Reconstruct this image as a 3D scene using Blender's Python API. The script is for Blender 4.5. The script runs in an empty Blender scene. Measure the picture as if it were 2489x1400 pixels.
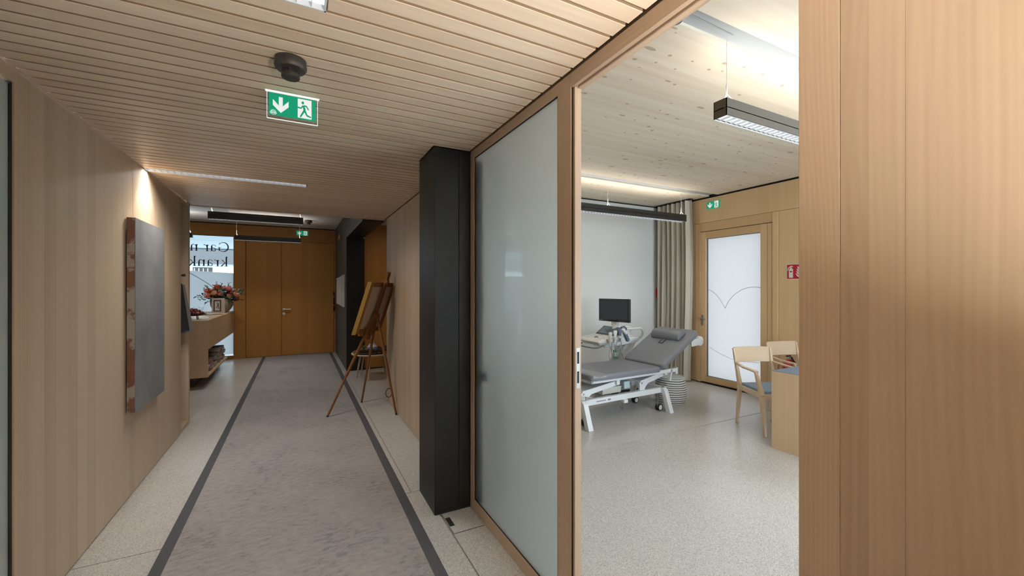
import bpy, bmesh, math, random
from mathutils import Vector, Matrix
random.seed(7)
S = bpy.context.scene
COL = S.collection
PI = math.pi

# ------------------------------------------------------------------ camera
CAMH = 1.53
YAW = math.atan((1244.5 - 726.0) / 1000.0)
cd = bpy.data.cameras.new('camera')
cd.sensor_fit = 'HORIZONTAL'
cd.sensor_width = 36.0
cd.lens = 36.0 * 1000.0 / 2489.0
cd.shift_y = 1.0 / 2489.0
cd.clip_start = 0.02
cd.clip_end = 200
cam = bpy.data.objects.new('camera', cd)
cam.location = (0, 0, CAMH)
cam.rotation_euler = (PI / 2, 0, -YAW)
COL.objects.link(cam)
S.camera = cam

# ------------------------------------------------------------------ world / exposure
W = bpy.data.worlds.new('overcast_sky')
S.world = W
W.use_nodes = True
bg = W.node_tree.nodes['Background']
bg.inputs[0].default_value = (0.80, 0.90, 1.0, 1)
bg.inputs[1].default_value = 5.0
vs = S.view_settings
vs.view_transform = 'Standard'
vs.look = 'None'
vs.gamma = 1.0
vs.use_curve_mapping = False
vs.exposure = 0.68
# light path lengths: enough for this interior
cy = S.cycles
cy.use_light_tree = False
cy.debug_use_spatial_splits = True
cy.max_bounces = 5; cy.diffuse_bounces = 3; cy.glossy_bounces = 2; cy.transmission_bounces = 4; cy.transparent_max_bounces = 6
cy.caustics_reflective = False
cy.adaptive_threshold = 0.05
# lamp powers (used by the lamp builders below)
P_CORR_FAR, P_CORR_NEAR, P_CORR_SPOT = 14.0, 4.0, 15.0
P_FILL_UP = 74.0
P_ROOM_UP, P_ROOM_DOWN = 4.5, 4.0
P_FOYER_UP, P_FOYER_DOWN = 3.5, 4.0
P_HALL_FILL = 2.5
WARM = (1.0, 0.90, 0.78)
NEUT = (1.0, 0.96, 0.90)

# daylight portals in the clear window openings (they only guide sky sampling)
def portal(loc, rot, sx, sy):
    l = bpy.data.lights.new('window_daylight', 'AREA')
    l.shape = 'RECTANGLE'; l.size = sx; l.size_y = sy
    l.cycles.is_portal = True
    o = bpy.data.objects.new('window_daylight', l)
    o.location = loc; o.rotation_euler = rot
    COL.objects.link(o)
portal((5.93, 0.1, 1.475), (0, PI / 2, 0), 2.75, 3.0)          # room window (opens to +X)
portal((3.75, -1.60, 1.475), (PI / 2, 0, 0), 3.4, 2.75)      # added wide window, unseen behind the camera, to brighten the room
portal((0.0, -2.66, 1.55), (PI / 2, 0, 0), 0.8, 0.8)        # added window at the corridor's unseen end, for soft fill

# ------------------------------------------------------------------ materials
MATS = {}
def nmat(name):
    m = bpy.data.materials.new(name)
    m.use_nodes = True
    nt = m.node_tree
    b = nt.nodes['Principled BSDF']
    MATS[name] = m
    return m, nt, b
def N(nt, t, **kw):
    n = nt.nodes.new(t)
    for k, v in kw.items():
        setattr(n, k, v)
    return n
def plain(name, col, rough=0.5, metal=0.0, spec=0.5, emit=None, es=1.0, noise=0.0, nscale=30, bump=0.0):
    m, nt, b = nmat(name)
    b.inputs['Base Color'].default_value = (*col, 1)
    b.inputs['Roughness'].default_value = rough
    b.inputs['Metallic'].default_value = metal
    b.inputs['Specular IOR Level'].default_value = spec
    if emit:
        b.inputs['Emission Color'].default_value = (*emit, 1)
        b.inputs['Emission Strength'].default_value = es
    if noise or bump:
        tc = N(nt, 'ShaderNodeTexCoord')
        nz = N(nt, 'ShaderNodeTexNoise')
        nz.inputs['Scale'].default_value = nscale
        nz.inputs['Detail'].default_value = 4
        nt.links.new(tc.outputs['Object'], nz.inputs['Vector'])
        if noise:
            mx = N(nt, 'ShaderNodeMix', data_type='RGBA')
            mx.inputs['A'].default_value = (*[c * (1 - noise) for c in col], 1)
            mx.inputs['B'].default_value = (*[min(1, c * (1 + noise)) for c in col], 1)
            nt.links.new(nz.outputs['Fac'], mx.inputs['Factor'])
            nt.links.new(mx.outputs['Result'], b.inputs['Base Color'])
        if bump:
            bp = N(nt, 'ShaderNodeBump')
            bp.inputs['Strength'].default_value = bump
            bp.inputs['Distance'].default_value = 0.002
            nt.links.new(nz.outputs['Fac'], bp.inputs['Height'])
            nt.links.new(bp.outputs['Normal'], b.inputs['Normal'])
    return m
def math_node(nt, op, a, b=None):
    n = N(nt, 'ShaderNodeMath', operation=op)
    for i, v in enumerate((a, b)):
        if v is None: continue
        if isinstance(v, (int, float)): n.inputs[i].default_value = v
        else: nt.links.new(v, n.inputs[i])
    return n.outputs[0]
def wood(name, light, dark, grain='z', strip=0.1, rough=0.42, stripamt=0.35, line=0.3, linescale=55, rnd=False, streak=0.5, blotch=0.25):
    m, nt, b = nmat(name)
    tc = N(nt, 'ShaderNodeTexCoord')
    vec = tc.outputs['Object']
    oi = N(nt, 'ShaderNodeObjectInfo')
    if rnd:
        va = N(nt, 'ShaderNodeVectorMath', operation='MULTIPLY_ADD')
        cmb = N(nt, 'ShaderNodeCombineXYZ')
        for k in range(3): nt.links.new(oi.outputs['Random'], cmb.inputs[k])
        va.inputs[1].default_value = (37.0, 53.0, 71.0)
        nt.links.new(cmb.outputs[0], va.inputs[0]); nt.links.new(vec, va.inputs[2])
        vec = va.outputs[0]
    sep = N(nt, 'ShaderNodeSeparateXYZ')
    nt.links.new(vec, sep.inputs[0])
    ax = {'x': ('Y', 'Z'), 'y': ('X', 'Z'), 'z': ('X', 'Y')}[grain]
    across = math_node(nt, 'ADD', sep.outputs[ax[0]], sep.outputs[ax[1]])
    sid = math_node(nt, 'FLOOR', math_node(nt, 'DIVIDE', across, strip))
    wn = N(nt, 'ShaderNodeTexWhiteNoise', noise_dimensions='1D')
    nt.links.new(sid, wn.inputs['W'])
    def noise(al, ac, detail, dist=0.0):
        mp = N(nt, 'ShaderNodeMapping')
        sc = {'x': (al, ac, ac), 'y': (ac, al, ac), 'z': (ac, ac, al)}[grain]
        mp.inputs['Scale'].default_value = sc
        nt.links.new(vec, mp.inputs['Vector'])
        # shift the figure from strip to strip
        cm = N(nt, 'ShaderNodeCombineXYZ')
        sh = math_node(nt, 'MULTIPLY', wn.outputs['Value'], 40.0)
        for k in range(3): nt.links.new(sh, cm.inputs[k])
        ad = N(nt, 'ShaderNodeVectorMath', operation='ADD')
        nt.links.new(mp.outputs[0], ad.inputs[0]); nt.links.new(cm.outputs[0], ad.inputs[1])
        nz = N(nt, 'ShaderNodeTexNoise')
        nz.inputs['Scale'].default_value = 1.0
        nz.inputs['Detail'].default_value = detail
        nz.inputs['Distortion'].default_value = dist
        nt.links.new(ad.outputs[0], nz.inputs['Vector'])
        return nz.outputs['Fac']
    st = noise(0.7, linescale * 1.6, 3)
    md = noise(0.35, 9, 2)
    wv = noise(0.9, 3.2, 1)
    # growth lines: sine of a warped across coordinate
    ph = math_node(nt, 'ADD', math_node(nt, 'MULTIPLY', across, linescale * 6.28), math_node(nt, 'MULTIPLY', wv, 42.0))
    ln = math_node(nt, 'SINE', ph)
    f = math_node(nt, 'MULTIPLY', math_node(nt, 'SUBTRACT', st, 0.5), streak * 1.6)
    f = math_node(nt, 'ADD', f, math_node(nt, 'MULTIPLY', ln, line * 0.25))
    f = math_node(nt, 'ADD', f, math_node(nt, 'MULTIPLY', math_node(nt, 'SUBTRACT', md, 0.5), blotch * 2))
    f = math_node(nt, 'ADD', f, math_node(nt, 'MULTIPLY', math_node(nt, 'SUBTRACT', wn.outputs['Value'], 0.5), stripamt))
    if rnd:
        f = math_node(nt, 'ADD', f, math_node(nt, 'MULTIPLY', math_node(nt, 'SUBTRACT', oi.outputs['Random'], 0.5), 0.45))
    f = math_node(nt, 'ADD', f, 0.42)
    mx = N(nt, 'ShaderNodeMix', data_type='RGBA')
    mx.clamp_factor = True
    mx.inputs['A'].default_value = (*light, 1)
    mx.inputs['B'].default_value = (*dark, 1)
    nt.links.new(f, mx.inputs['Factor'])
    nt.links.new(mx.outputs['Result'], b.inputs['Base Color'])
    b.inputs['Roughness'].default_value = rough
    b.inputs['Specular IOR Level'].default_value = 0.35
    return m

PINE_L, PINE_D = (0.51, 0.395, 0.28), (0.385, 0.285, 0.19)
wood('pine_z', PINE_L, PINE_D, 'z', strip=0.115, stripamt=0.6, blotch=0.35)
wood('pine_y', PINE_L, PINE_D, 'y', strip=0.3)
wood('pine_stile', (0.60, 0.46, 0.33), (0.46, 0.335, 0.225), 'z', strip=0.5, line=0.5, linescale=95)
wood('pine_slat', (0.87, 0.715, 0.55), (0.72, 0.56, 0.41), 'x', strip=0.5, rnd=True, line=0.3, linescale=40, blotch=0.45)
wood('backing_groove_shade', (0.40, 0.27, 0.165), (0.31, 0.20, 0.115), 'x', strip=0.5)
wood('frame_z', (0.54, 0.40, 0.285), (0.42, 0.295, 0.20), 'z', strip=0.4, line=0.3, linescale=60)
wood('frame_y', (0.54, 0.40, 0.285), (0.42, 0.295, 0.20), 'y', strip=0.4, line=0.3, linescale=60)
wood('larch_z', (0.56, 0.27, 0.07), (0.42, 0.18, 0.04), 'z', strip=0.12, stripamt=0.3)
wood('larch_x', (0.52, 0.245, 0.065), (0.38, 0.16, 0.035), 'x', strip=0.3)
wood('oak_z', (0.76, 0.53, 0.30), (0.64, 0.42, 0.21), 'z', strip=0.16, stripamt=0.3)
wood('oak_y', (0.66, 0.44, 0.23), (0.53, 0.33, 0.155), 'y', strip=0.3)
wood('counter_x', (0.58, 0.41, 0.25), (0.46, 0.30, 0.165), 'x', strip=0.14)
wood('counter_y', (0.58, 0.41, 0.25), (0.46, 0.30, 0.165), 'y', strip=0.14)
wood('beech', (0.74, 0.58, 0.42), (0.64, 0.48, 0.33), 'z', strip=0.5, line=0.2)
wood('desk_wood', (0.70, 0.52, 0.33), (0.60, 0.42, 0.25), 'z', strip=0.2)
wood('easel_wood', (0.25, 0.10, 0.030), (0.16, 0.058, 0.016), 'z', strip=0.5, line=0.2, rough=0.4)
wood('gold_wood', (0.34, 0.19, 0.045), (0.20, 0.10, 0.02), 'z', strip=0.5, line=0.1, rough=0.4)

def clt(name):
    m, nt, b = nmat(name)
    tc = N(nt, 'ShaderNodeTexCoord')
    mp = N(nt, 'ShaderNodeMapping'); mp.inputs['Scale'].default_value = (0.6, 16, 16)
    nt.links.new(tc.outputs['Object'], mp.inputs['Vector'])
    nz = N(nt, 'ShaderNodeTexNoise'); nz.inputs['Scale'].default_value = 1.0; nz.inputs['Detail'].default_value = 4
    nt.links.new(mp.outputs[0], nz.inputs['Vector'])
    sep = N(nt, 'ShaderNodeSeparateXYZ'); nt.links.new(tc.outputs['Object'], sep.inputs[0])
    rowf = math_node(nt, 'DIVIDE', sep.outputs['Y'], 0.13)
    row = math_node(nt, 'FLOOR', rowf)
    wn = N(nt, 'ShaderNodeTexWhiteNoise', noise_dimensions='1D'); nt.links.new(row, wn.inputs['W'])
    mx = N(nt, 'ShaderNodeMix', data_type='RGBA')
    mx.inputs['A'].default_value = (0.83, 0.725, 0.58, 1); mx.inputs['B'].default_value = (0.71, 0.565, 0.40, 1)
    f = math_node(nt, 'ADD', math_node(nt, 'MULTIPLY', math_node(nt, 'SUBTRACT', nz.outputs['Fac'], 0.5), 1.6),
                  math_node(nt, 'MULTIPLY', wn.outputs['Value'], 0.45))
    f = math_node(nt, 'ADD', f, 0.1)
    mx.clamp_factor = True
    nt.links.new(f, mx.inputs['Factor'])
    # knots
    def knots(sx, sy, thr, sel):
        mk = N(nt, 'ShaderNodeMapping'); mk.inputs['Scale'].default_value = (sx, sy, 1.0)
        nt.links.new(tc.outputs['Object'], mk.inputs['Vector'])
        vo = N(nt, 'ShaderNodeTexVoronoi', voronoi_dimensions='2D'); vo.inputs['Scale'].default_value = 1.0
        nt.links.new(mk.outputs[0], vo.inputs['Vector'])
        sc = N(nt, 'ShaderNodeSeparateColor'); nt.links.new(vo.outputs['Color'], sc.inputs[0])
        hit = math_node(nt, 'LESS_THAN', vo.outputs['Distance'], math_node(nt, 'MULTIPLY', sc.outputs['Green'], thr))
        return math_node(nt, 'MULTIPLY', hit, math_node(nt, 'LESS_THAN', sc.outputs['Red'], sel))
    k = math_node(nt, 'MAXIMUM', knots(5.5, 8.0, 0.11, 0.6), knots(2.2, 7.0, 0.11, 0.45))
    k = math_node(nt, 'MULTIPLY', k, 0.6)
    m2 = N(nt, 'ShaderNodeMix', data_type='RGBA')
    nt.links.new(k, m2.inputs['Factor']); nt.links.new(mx.outputs['Result'], m2.inputs['A'])
    m2.inputs['B'].default_value = (0.30, 0.185, 0.10, 1)
    nt.links.new(m2.outputs['Result'], b.inputs['Base Color'])
    b.inputs['Roughness'].default_value = 0.6
clt('clt_wood')

def terrazzo(name):
    m, nt, b = nmat(name)
    tc = N(nt, 'ShaderNodeTexCoord')
    n1 = N(nt, 'ShaderNodeTexNoise'); n1.inputs['Scale'].default_value = 1.1; n1.inputs['Detail'].default_value = 4
    nt.links.new(tc.outputs['Object'], n1.inputs['Vector'])
    base = N(nt, 'ShaderNodeMix', data_type='RGBA')
    base.inputs['A'].default_value = (0.44, 0.43, 0.405, 1); base.inputs['B'].default_value = (0.53, 0.52, 0.495, 1)
    nt.links.new(n1.outputs['Fac'], base.inputs['Factor'])
    cur = base.outputs['Result']
    for sc, lo, hi, colr, thr in ((95, 0.0, 0.34, (0.26, 0.23, 0.20), 0.26), (140, 0.34, 0.62, (0.72, 0.70, 0.66), 0.36), (38, 0.0, 0.2, (0.36, 0.32, 0.28), 0.16)):
        vo = N(nt, 'ShaderNodeTexVoronoi', voronoi_dimensions='2D'); vo.inputs['Scale'].default_value = sc
        nt.links.new(tc.outputs['Object'], vo.inputs['Vector'])
        s3 = N(nt, 'ShaderNodeSeparateColor'); nt.links.new(vo.outputs['Color'], s3.inputs[0])
        sel = math_node(nt, 'MULTIPLY', math_node(nt, 'GREATER_THAN', s3.outputs['Red'], lo), math_node(nt, 'LESS_THAN', s3.outputs['Red'], hi))
        sel = math_node(nt, 'MULTIPLY', sel, math_node(nt, 'LESS_THAN', vo.outputs['Distance'], thr))
        mx = N(nt, 'ShaderNodeMix', data_type='RGBA')
        nt.links.new(math_node(nt, 'MULTIPLY', sel, 0.75), mx.inputs['Factor']); nt.links.new(cur, mx.inputs['A'])
        mx.inputs['B'].default_value = (*colr, 1)
        cur = mx.outputs['Result']
    nt.links.new(cur, b.inputs['Base Color'])
    b.inputs['Roughness'].default_value = 0.24
    b.inputs['Specular IOR Level'].default_value = 0.5
terrazzo('terrazzo')

def rugmat(name):
    m, nt, b = nmat(name)
    tc = N(nt, 'ShaderNodeTexCoord')
    mp = N(nt, 'ShaderNodeMapping'); mp.inputs['Scale'].default_value = (16, 34, 1)
    nt.links.new(tc.outputs['Object'], mp.inputs['Vector'])
    n1 = N(nt, 'ShaderNodeTexNoise'); n1.inputs['Scale'].default_value = 1; n1.inputs['Detail'].default_value = 8; n1.inputs['Roughness'].default_value = 0.72
    nt.links.new(mp.outputs[0], n1.inputs['Vector'])
    n2 = N(nt, 'ShaderNodeTexNoise'); n2.inputs['Scale'].default_value = 2.2; n2.inputs['Detail'].default_value = 3
    nt.links.new(tc.outputs['Object'], n2.inputs['Vector'])
    n3 = N(nt, 'ShaderNodeTexNoise'); n3.inputs['Scale'].default_value = 160; n3.inputs['Detail'].default_value = 2
    nt.links.new(tc.outputs['Object'], n3.inputs['Vector'])
    f = math_node(nt, 'ADD', math_node(nt, 'MULTIPLY', n1.outputs['Fac'], 1.0), math_node(nt, 'MULTIPLY', n2.outputs['Fac'], 0.40))
    f = math_node(nt, 'ADD', f, math_node(nt, 'MULTIPLY', n3.outputs['Fac'], 0.25))
    rp = N(nt, 'ShaderNodeValToRGB')
    e = rp.color_ramp.elements
    e[0].position = 0.64; e[0].color = (0.19, 0.185, 0.195, 1)
    e[1].position = 0.97; e[1].color = (0.345, 0.315, 0.305, 1)
    q = e.new(0.78); q.color = (0.285, 0.27, 0.265, 1)
    nt.links.new(f, rp.inputs[0]); nt.links.new(rp.outputs[0], b.inputs['Base Color'])
    b.inputs['Roughness'].default_value = 0.95; b.inputs['Specular IOR Level'].default_value = 0.1
    bp = N(nt, 'ShaderNodeBump'); bp.inputs['Strength'].default_value = 0.4; bp.inputs['Distance'].default_value = 0.002
    nt.links.new(n3.outputs['Fac'], bp.inputs['Height']); nt.links.new(bp.outputs['Normal'], b.inputs['Normal'])
rugmat('rug_pile')

def slabart(name, edge):
    m, nt, b = nmat(name)
    tc = N(nt, 'ShaderNodeTexCoord')
    n1 = N(nt, 'ShaderNodeTexNoise'); n1.inputs['Scale'].default_value = 2.5 if not edge else 4.5; n1.inputs['Detail'].default_value = 9; n1.inputs['Roughness'].default_value = 0.65
    nt.links.new(tc.outputs['Object'], n1.inputs['Vector'])
    rp = N(nt, 'ShaderNodeValToRGB'); e = rp.color_ramp.elements
    if edge:
        e[0].position = 0.48; e[0].color = (0.36, 0.30, 0.235, 1); e[1].position = 0.52; e[1].color = (0.17, 0.065, 0.04, 1)
        q = e.new(0.62); q.color = (0.22, 0.09, 0.035, 1); q = e.new(0.70); q.color = (0.14, 0.10, 0.075, 1)
    else:
        e[0].position = 0.30; e[0].color = (0.125, 0.125, 0.130, 1); e[1].position = 0.72; e[1].color = (0.21, 0.21, 0.215, 1)
    nt.links.new(n1.outputs['Fac'], rp.inputs[0]); nt.links.new(rp.outputs[0], b.inputs['Base Color'])
    b.inputs['Roughness'].default_value = 0.55
    bp = N(nt, 'ShaderNodeBump'); bp.inputs['Strength'].default_value = 0.25; bp.inputs['Distance'].default_value = 0.01
    nt.links.new(n1.outputs['Fac'], bp.inputs['Height']); nt.links.new(bp.outputs['Normal'], b.inputs['Normal'])
slabart('cement_face', False); slabart('rusty_edge', True)

def frosted(name, diff, tran, wd, coat=0.5, rough=0.02, refr=None):
    """satin glass: diffuse + translucent under a clear reflecting surface"""
    m, nt, b = nmat(name)
    nt.nodes.remove(b)
    out = nt.nodes['Material Output']
    d = N(nt, 'ShaderNodeBsdfDiffuse'); d.inputs[0].default_value = (*diff, 1)
    t = N(nt, 'ShaderNodeBsdfTranslucent'); t.inputs[0].default_value = (*tran, 1)
    g = N(nt, 'ShaderNodeBsdfGlossy'); g.inputs[0].default_value = (0.9, 0.95, 0.95, 1); g.inputs['Roughness'].default_value = rough
    m1 = N(nt, 'ShaderNodeMixShader'); m1.inputs[0].default_value = 1 - wd
    nt.links.new(d.outputs[0], m1.inputs[1]); nt.links.new(t.outputs[0], m1.inputs[2])
    if refr:
        rf = N(nt, 'ShaderNodeBsdfRefraction'); rf.inputs[0].default_value = (*refr[1], 1)
        rf.inputs['Roughness'].default_value = refr[2]; rf.inputs['IOR'].default_value = 1.45
        m0 = m1
        m1 = N(nt, 'ShaderNodeMixShader'); m1.inputs[0].default_value = refr[0]
        nt.links.new(m0.outputs[0], m1.inputs[1]); nt.links.new(rf.outputs[0], m1.inputs[2])
    fr = N(nt, 'ShaderNodeFresnel'); fr.inputs[0].default_value = 1.45
    m2 = N(nt, 'ShaderNodeMixShader')
    nt.links.new(math_node(nt, 'MULTIPLY', fr.outputs[0], coat), m2.inputs[0])
    nt.links.new(m1.outputs[0], m2.inputs[1]); nt.links.new(g.outputs[0], m2.inputs[2])
    nt.links.new(m2.outputs[0], out.inputs[0])
frosted('satin_glass', (0.60, 0.68, 0.64), (0.96, 1.0, 0.99), 0.08, 1.0, refr=(0.93, (0.97, 1.0, 0.995), 0.45))
frosted('door_satin', (0.60, 0.66, 0.70), (0.46, 0.45, 0.44), 0.15, 0.5)
frosted('window_film', (0.75, 0.82, 0.86), (0.68, 0.70, 0.71), 0.12, 0.5)
frosted('left_glass', (0.42, 0.46, 0.42), (0.5, 0.55, 0.5), 0.8, 1.0, 0.06)
def clearglass(name, tint=(0.96, 0.98, 0.98)):
    m, nt, b = nmat(name)
    nt.nodes.remove(b)
    out = nt.nodes['Material Output']
    t = N(nt, 'ShaderNodeBsdfTransparent'); t.inputs[0].default_value = (*tint, 1)
    g = N(nt, 'ShaderNodeBsdfGlossy'); g.inputs['Roughness'].default_value = 0.0
    fr = N(nt, 'ShaderNodeFresnel'); fr.inputs[0].default_value = 1.3
    mx = N(nt, 'ShaderNodeMixShader')
    nt.links.new(fr.outputs[0], mx.inputs[0]); nt.links.new(t.outputs[0], mx.inputs[1]); nt.links.new(g.outputs[0], mx.inputs[2])
    nt.links.new(mx.outputs[0], out.inputs[0])
clearglass('clear_glass'); clearglass('acrylic', (0.93, 0.97, 0.96)); 
def sheetmat(name):
    m, nt, b = nmat(name)
    out = nt.nodes['Material Output']
    b.inputs['Base Color'].default_value = (0.62, 0.64, 0.68, 1); b.inputs['Roughness'].default_value = 0.15
    t = N(nt, 'ShaderNodeBsdfTransparent')
    mx = N(nt, 'ShaderNodeMixShader'); mx.inputs[0].default_value = 0.38
    nt.links.new(t.outputs[0], mx.inputs[1]); nt.links.new(b.outputs[0], mx.inputs[2]); nt.links.new(mx.outputs[0], out.inputs[0])
sheetmat('plastic_sheet')

plain('black_steel', (0.017, 0.0155, 0.014), 0.42, 0.0, 0.28, noise=0.35, nscale=3)
plain('grey_wall', (0.085, 0.078, 0.068), 0.7, noise=0.1, nscale=2)
plain('white_plaster', (0.74, 0.765, 0.76), 0.8, bump=0.1, nscale=200)
plain('white_ceiling', (0.62, 0.59, 0.55), 0.8)
plain('grey_channel', (0.40, 0.41, 0.41), 0.6, noise=0.06, nscale=3)
plain('gap_black', (0.012, 0.011, 0.010), 0.8)
plain('joint', (0.23, 0.215, 0.18), 0.8)
plain('lamp_body', (0.030, 0.028, 0.026), 0.42)
plain('lamp_bronze', (0.125, 0.11, 0.088), 0.45, 0.3)
plain('louvre', (0.75, 0.77, 0.80), 0.25, 0.5, emit=(0.95, 0.97, 1.0), es=0.45)
plain('louvre_bright', (0.75, 0.77, 0.80), 0.25, 0.2, emit=(0.92, 0.96, 1.0), es=0.75)
plain('lens_white', (0.9, 0.9, 0.9), 0.4, emit=(1, 0.97, 0.92), es=1.2)
plain('wire', (0.75, 0.74, 0.72), 0.4, 0.3)
plain('detector', (0.045, 0.038, 0.032), 0.45)
plain('detector_dark', (0.01, 0.009, 0.008), 0.6)
plain('detector_grey', (0.17, 0.19, 0.21), 0.5)
plain('sign_green', (0.0, 0.235, 0.125), 0.35, emit=(0.0, 0.24, 0.125), es=0.5)
plain('sign_white', (0.80, 0.80, 0.80), 0.35, emit=(0.80, 0.82, 0.80), es=0.35)
plain('sign_red', (0.50, 0.012, 0.025), 0.4)
plain('sign_cream', (0.78, 0.75, 0.66), 0.5)
plain('red_gloss', (0.50, 0.02, 0.035), 0.25)
plain('edge_light', (0.9, 0.95, 0.95), 0.2, emit=(0.9, 0.97, 0.97), es=0.6)
plain('steel', (0.55, 0.55, 0.54), 0.3, 1.0)
plain('steel_plate', (0.32, 0.30, 0.27), 0.4, 0.8)
plain('rug_border', (0.070, 0.072, 0.082), 0.9, noise=0.2, nscale=90)
plain('upholstery', (0.19, 0.197, 0.222), 0.38, spec=0.5)
plain('upholstery_dark', (0.06, 0.065, 0.08), 0.45)
plain('white_metal', (0.72, 0.74, 0.76), 0.35)
plain('white_plastic', (0.74, 0.75, 0.75), 0.4)
plain('cream_plastic', (0.62, 0.60, 0.55), 0.45)
plain('grey_plastic', (0.20, 0.22, 0.25), 0.45)
plain('blue_grey_plastic', (0.13, 0.17, 0.25), 0.4)
plain('black_plastic', (0.018, 0.020, 0.024), 0.35)
plain('screen', (0.022, 0.032, 0.040), 0.15)
plain('touch_screen', (0.13, 0.16, 0.18), 0.12)
plain('cable_grey', (0.30, 0.30, 0.31), 0.5)
plain('rubber', (0.02, 0.02, 0.022), 0.7)
plain('gel_green', (0.02, 0.36, 0.06), 0.4)
plain('gel_body', (0.62, 0.72, 0.76), 0.3)
plain('paper', (0.82, 0.82, 0.80), 0.8)
plain('seat_blue', (0.26, 0.36, 0.50), 0.85, noise=0.1, nscale=200)
plain('desk_top', (0.16, 0.22, 0.31), 0.5)
plain('curtain', (0.56, 0.52, 0.435), 0.9, noise=0.05, nscale=400)
plain('text_ink', (0.02, 0.022, 0.025), 0.6)
plain('film_line', (0.30, 0.35, 0.37), 0.6)
plain('film_line_white', (0.85, 0.9, 0.95), 0.6)
plain('coat_black', (0.008, 0.008, 0.009), 0.9)
plain('coat_grey', (0.12, 0.115, 0.11), 0.95, noise=0.2, nscale=60)
plain('vase_clay', (0.42, 0.34, 0.245), 0.6)
plain('vase_white', (0.55, 0.56, 0.58), 0.3)
plain('vase_blue', (0.22, 0.30, 0.38), 0.4, noise=0.5, nscale=90)
plain('leaf', (0.06, 0.12, 0.06), 0.6, noise=0.4, nscale=30)
plain('leaf_dark', (0.03, 0.06, 0.042), 0.6)
plain('leaf_bright', (0.13, 0.22, 0.03), 0.6, noise=0.3, nscale=30)
for i, c in enumerate(((0.80, 0.27, 0.21), (0.86, 0.42, 0.27), (0.66, 0.17, 0.17))):
    plain('bloom_%d' % i, c, 0.7, noise=0.25, nscale=40)
plain('apple_red', (0.18, 0.022, 0.03), 0.4, noise=0.4, nscale=30)
plain('apple_pale', (0.40, 0.20, 0.12), 0.5, noise=0.3, nscale=30)
plain('cone_brown', (0.075, 0.035, 0.022), 0.7, noise=0.4, nscale=40)
plain('bowl_iron', (0.014, 0.014, 0.014), 0.5)
plain('photo_frame', (0.38, 0.31, 0.25), 0.6)
plain('photo_dark', (0.05, 0.042, 0.038), 0.5, noise=0.5, nscale=60)
for i, c in enumerate(((0.30, 0.26, 0.20), (0.05, 0.06, 0.055), (0.25, 0.07, 0.05), (0.10, 0.16, 0.14), (0.42, 0.38, 0.32), (0.02, 0.02, 0.022))):
    plain('book_%d' % i, c, 0.6)
plain('canvas_back', (0.46, 0.36, 0.29), 0.9, noise=0.06, nscale=200)
plain('wall_panel_white', (0.62, 0.60, 0.56), 0.8, noise=0.12, nscale=15)
plain('tile_brown', (0.16, 0.095, 0.045), 0.6)
plain('outdoor_soffit', (0.36, 0.45, 0.49), 0.8)
plain('outdoor_soffit_dark', (0.12, 0.16, 0.19), 0.8)
plain('outdoor_fascia', (0.07, 0.075, 0.08), 0.8)
plain('outdoor_white', (0.80, 0.80, 0.79), 0.9)
plain('outdoor_ground', (0.42, 0.42, 0.41), 0.9)
def striped(name):
    m, nt, b = nmat(name)
    tc = N(nt, 'ShaderNodeTexCoord')
    sep = N(nt, 'ShaderNodeSeparateXYZ'); nt.links.new(tc.outputs['Object'], sep.inputs[0])
    nz = N(nt, 'ShaderNodeTexNoise'); nz.inputs['Scale'].default_value = 7.0; nz.inputs['Detail'].default_value = 1
    nt.links.new(tc.outputs['Object'], nz.inputs['Vector'])
    z = math_node(nt, 'ADD', sep.outputs['Z'], math_node(nt, 'MULTIPLY', nz.outputs['Fac'], 0.016))
    fr = math_node(nt, 'FRACT', math_node(nt, 'DIVIDE', z, 0.0285))
    s = math_node(nt, 'LESS_THAN', fr, 0.31)
    mx = N(nt, 'ShaderNodeMix', data_type='RGBA'); nt.links.new(s, mx.inputs['Factor'])
    mx.inputs['A'].default_value = (0.72, 0.72, 0.70, 1); mx.inputs['B'].default_value = (0.02, 0.022, 0.028, 1)
    nt.links.new(mx.outputs['Result'], b.inputs['Base Color']); b.inputs['Roughness'].default_value = 0.9
striped('striped_cloth')

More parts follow.
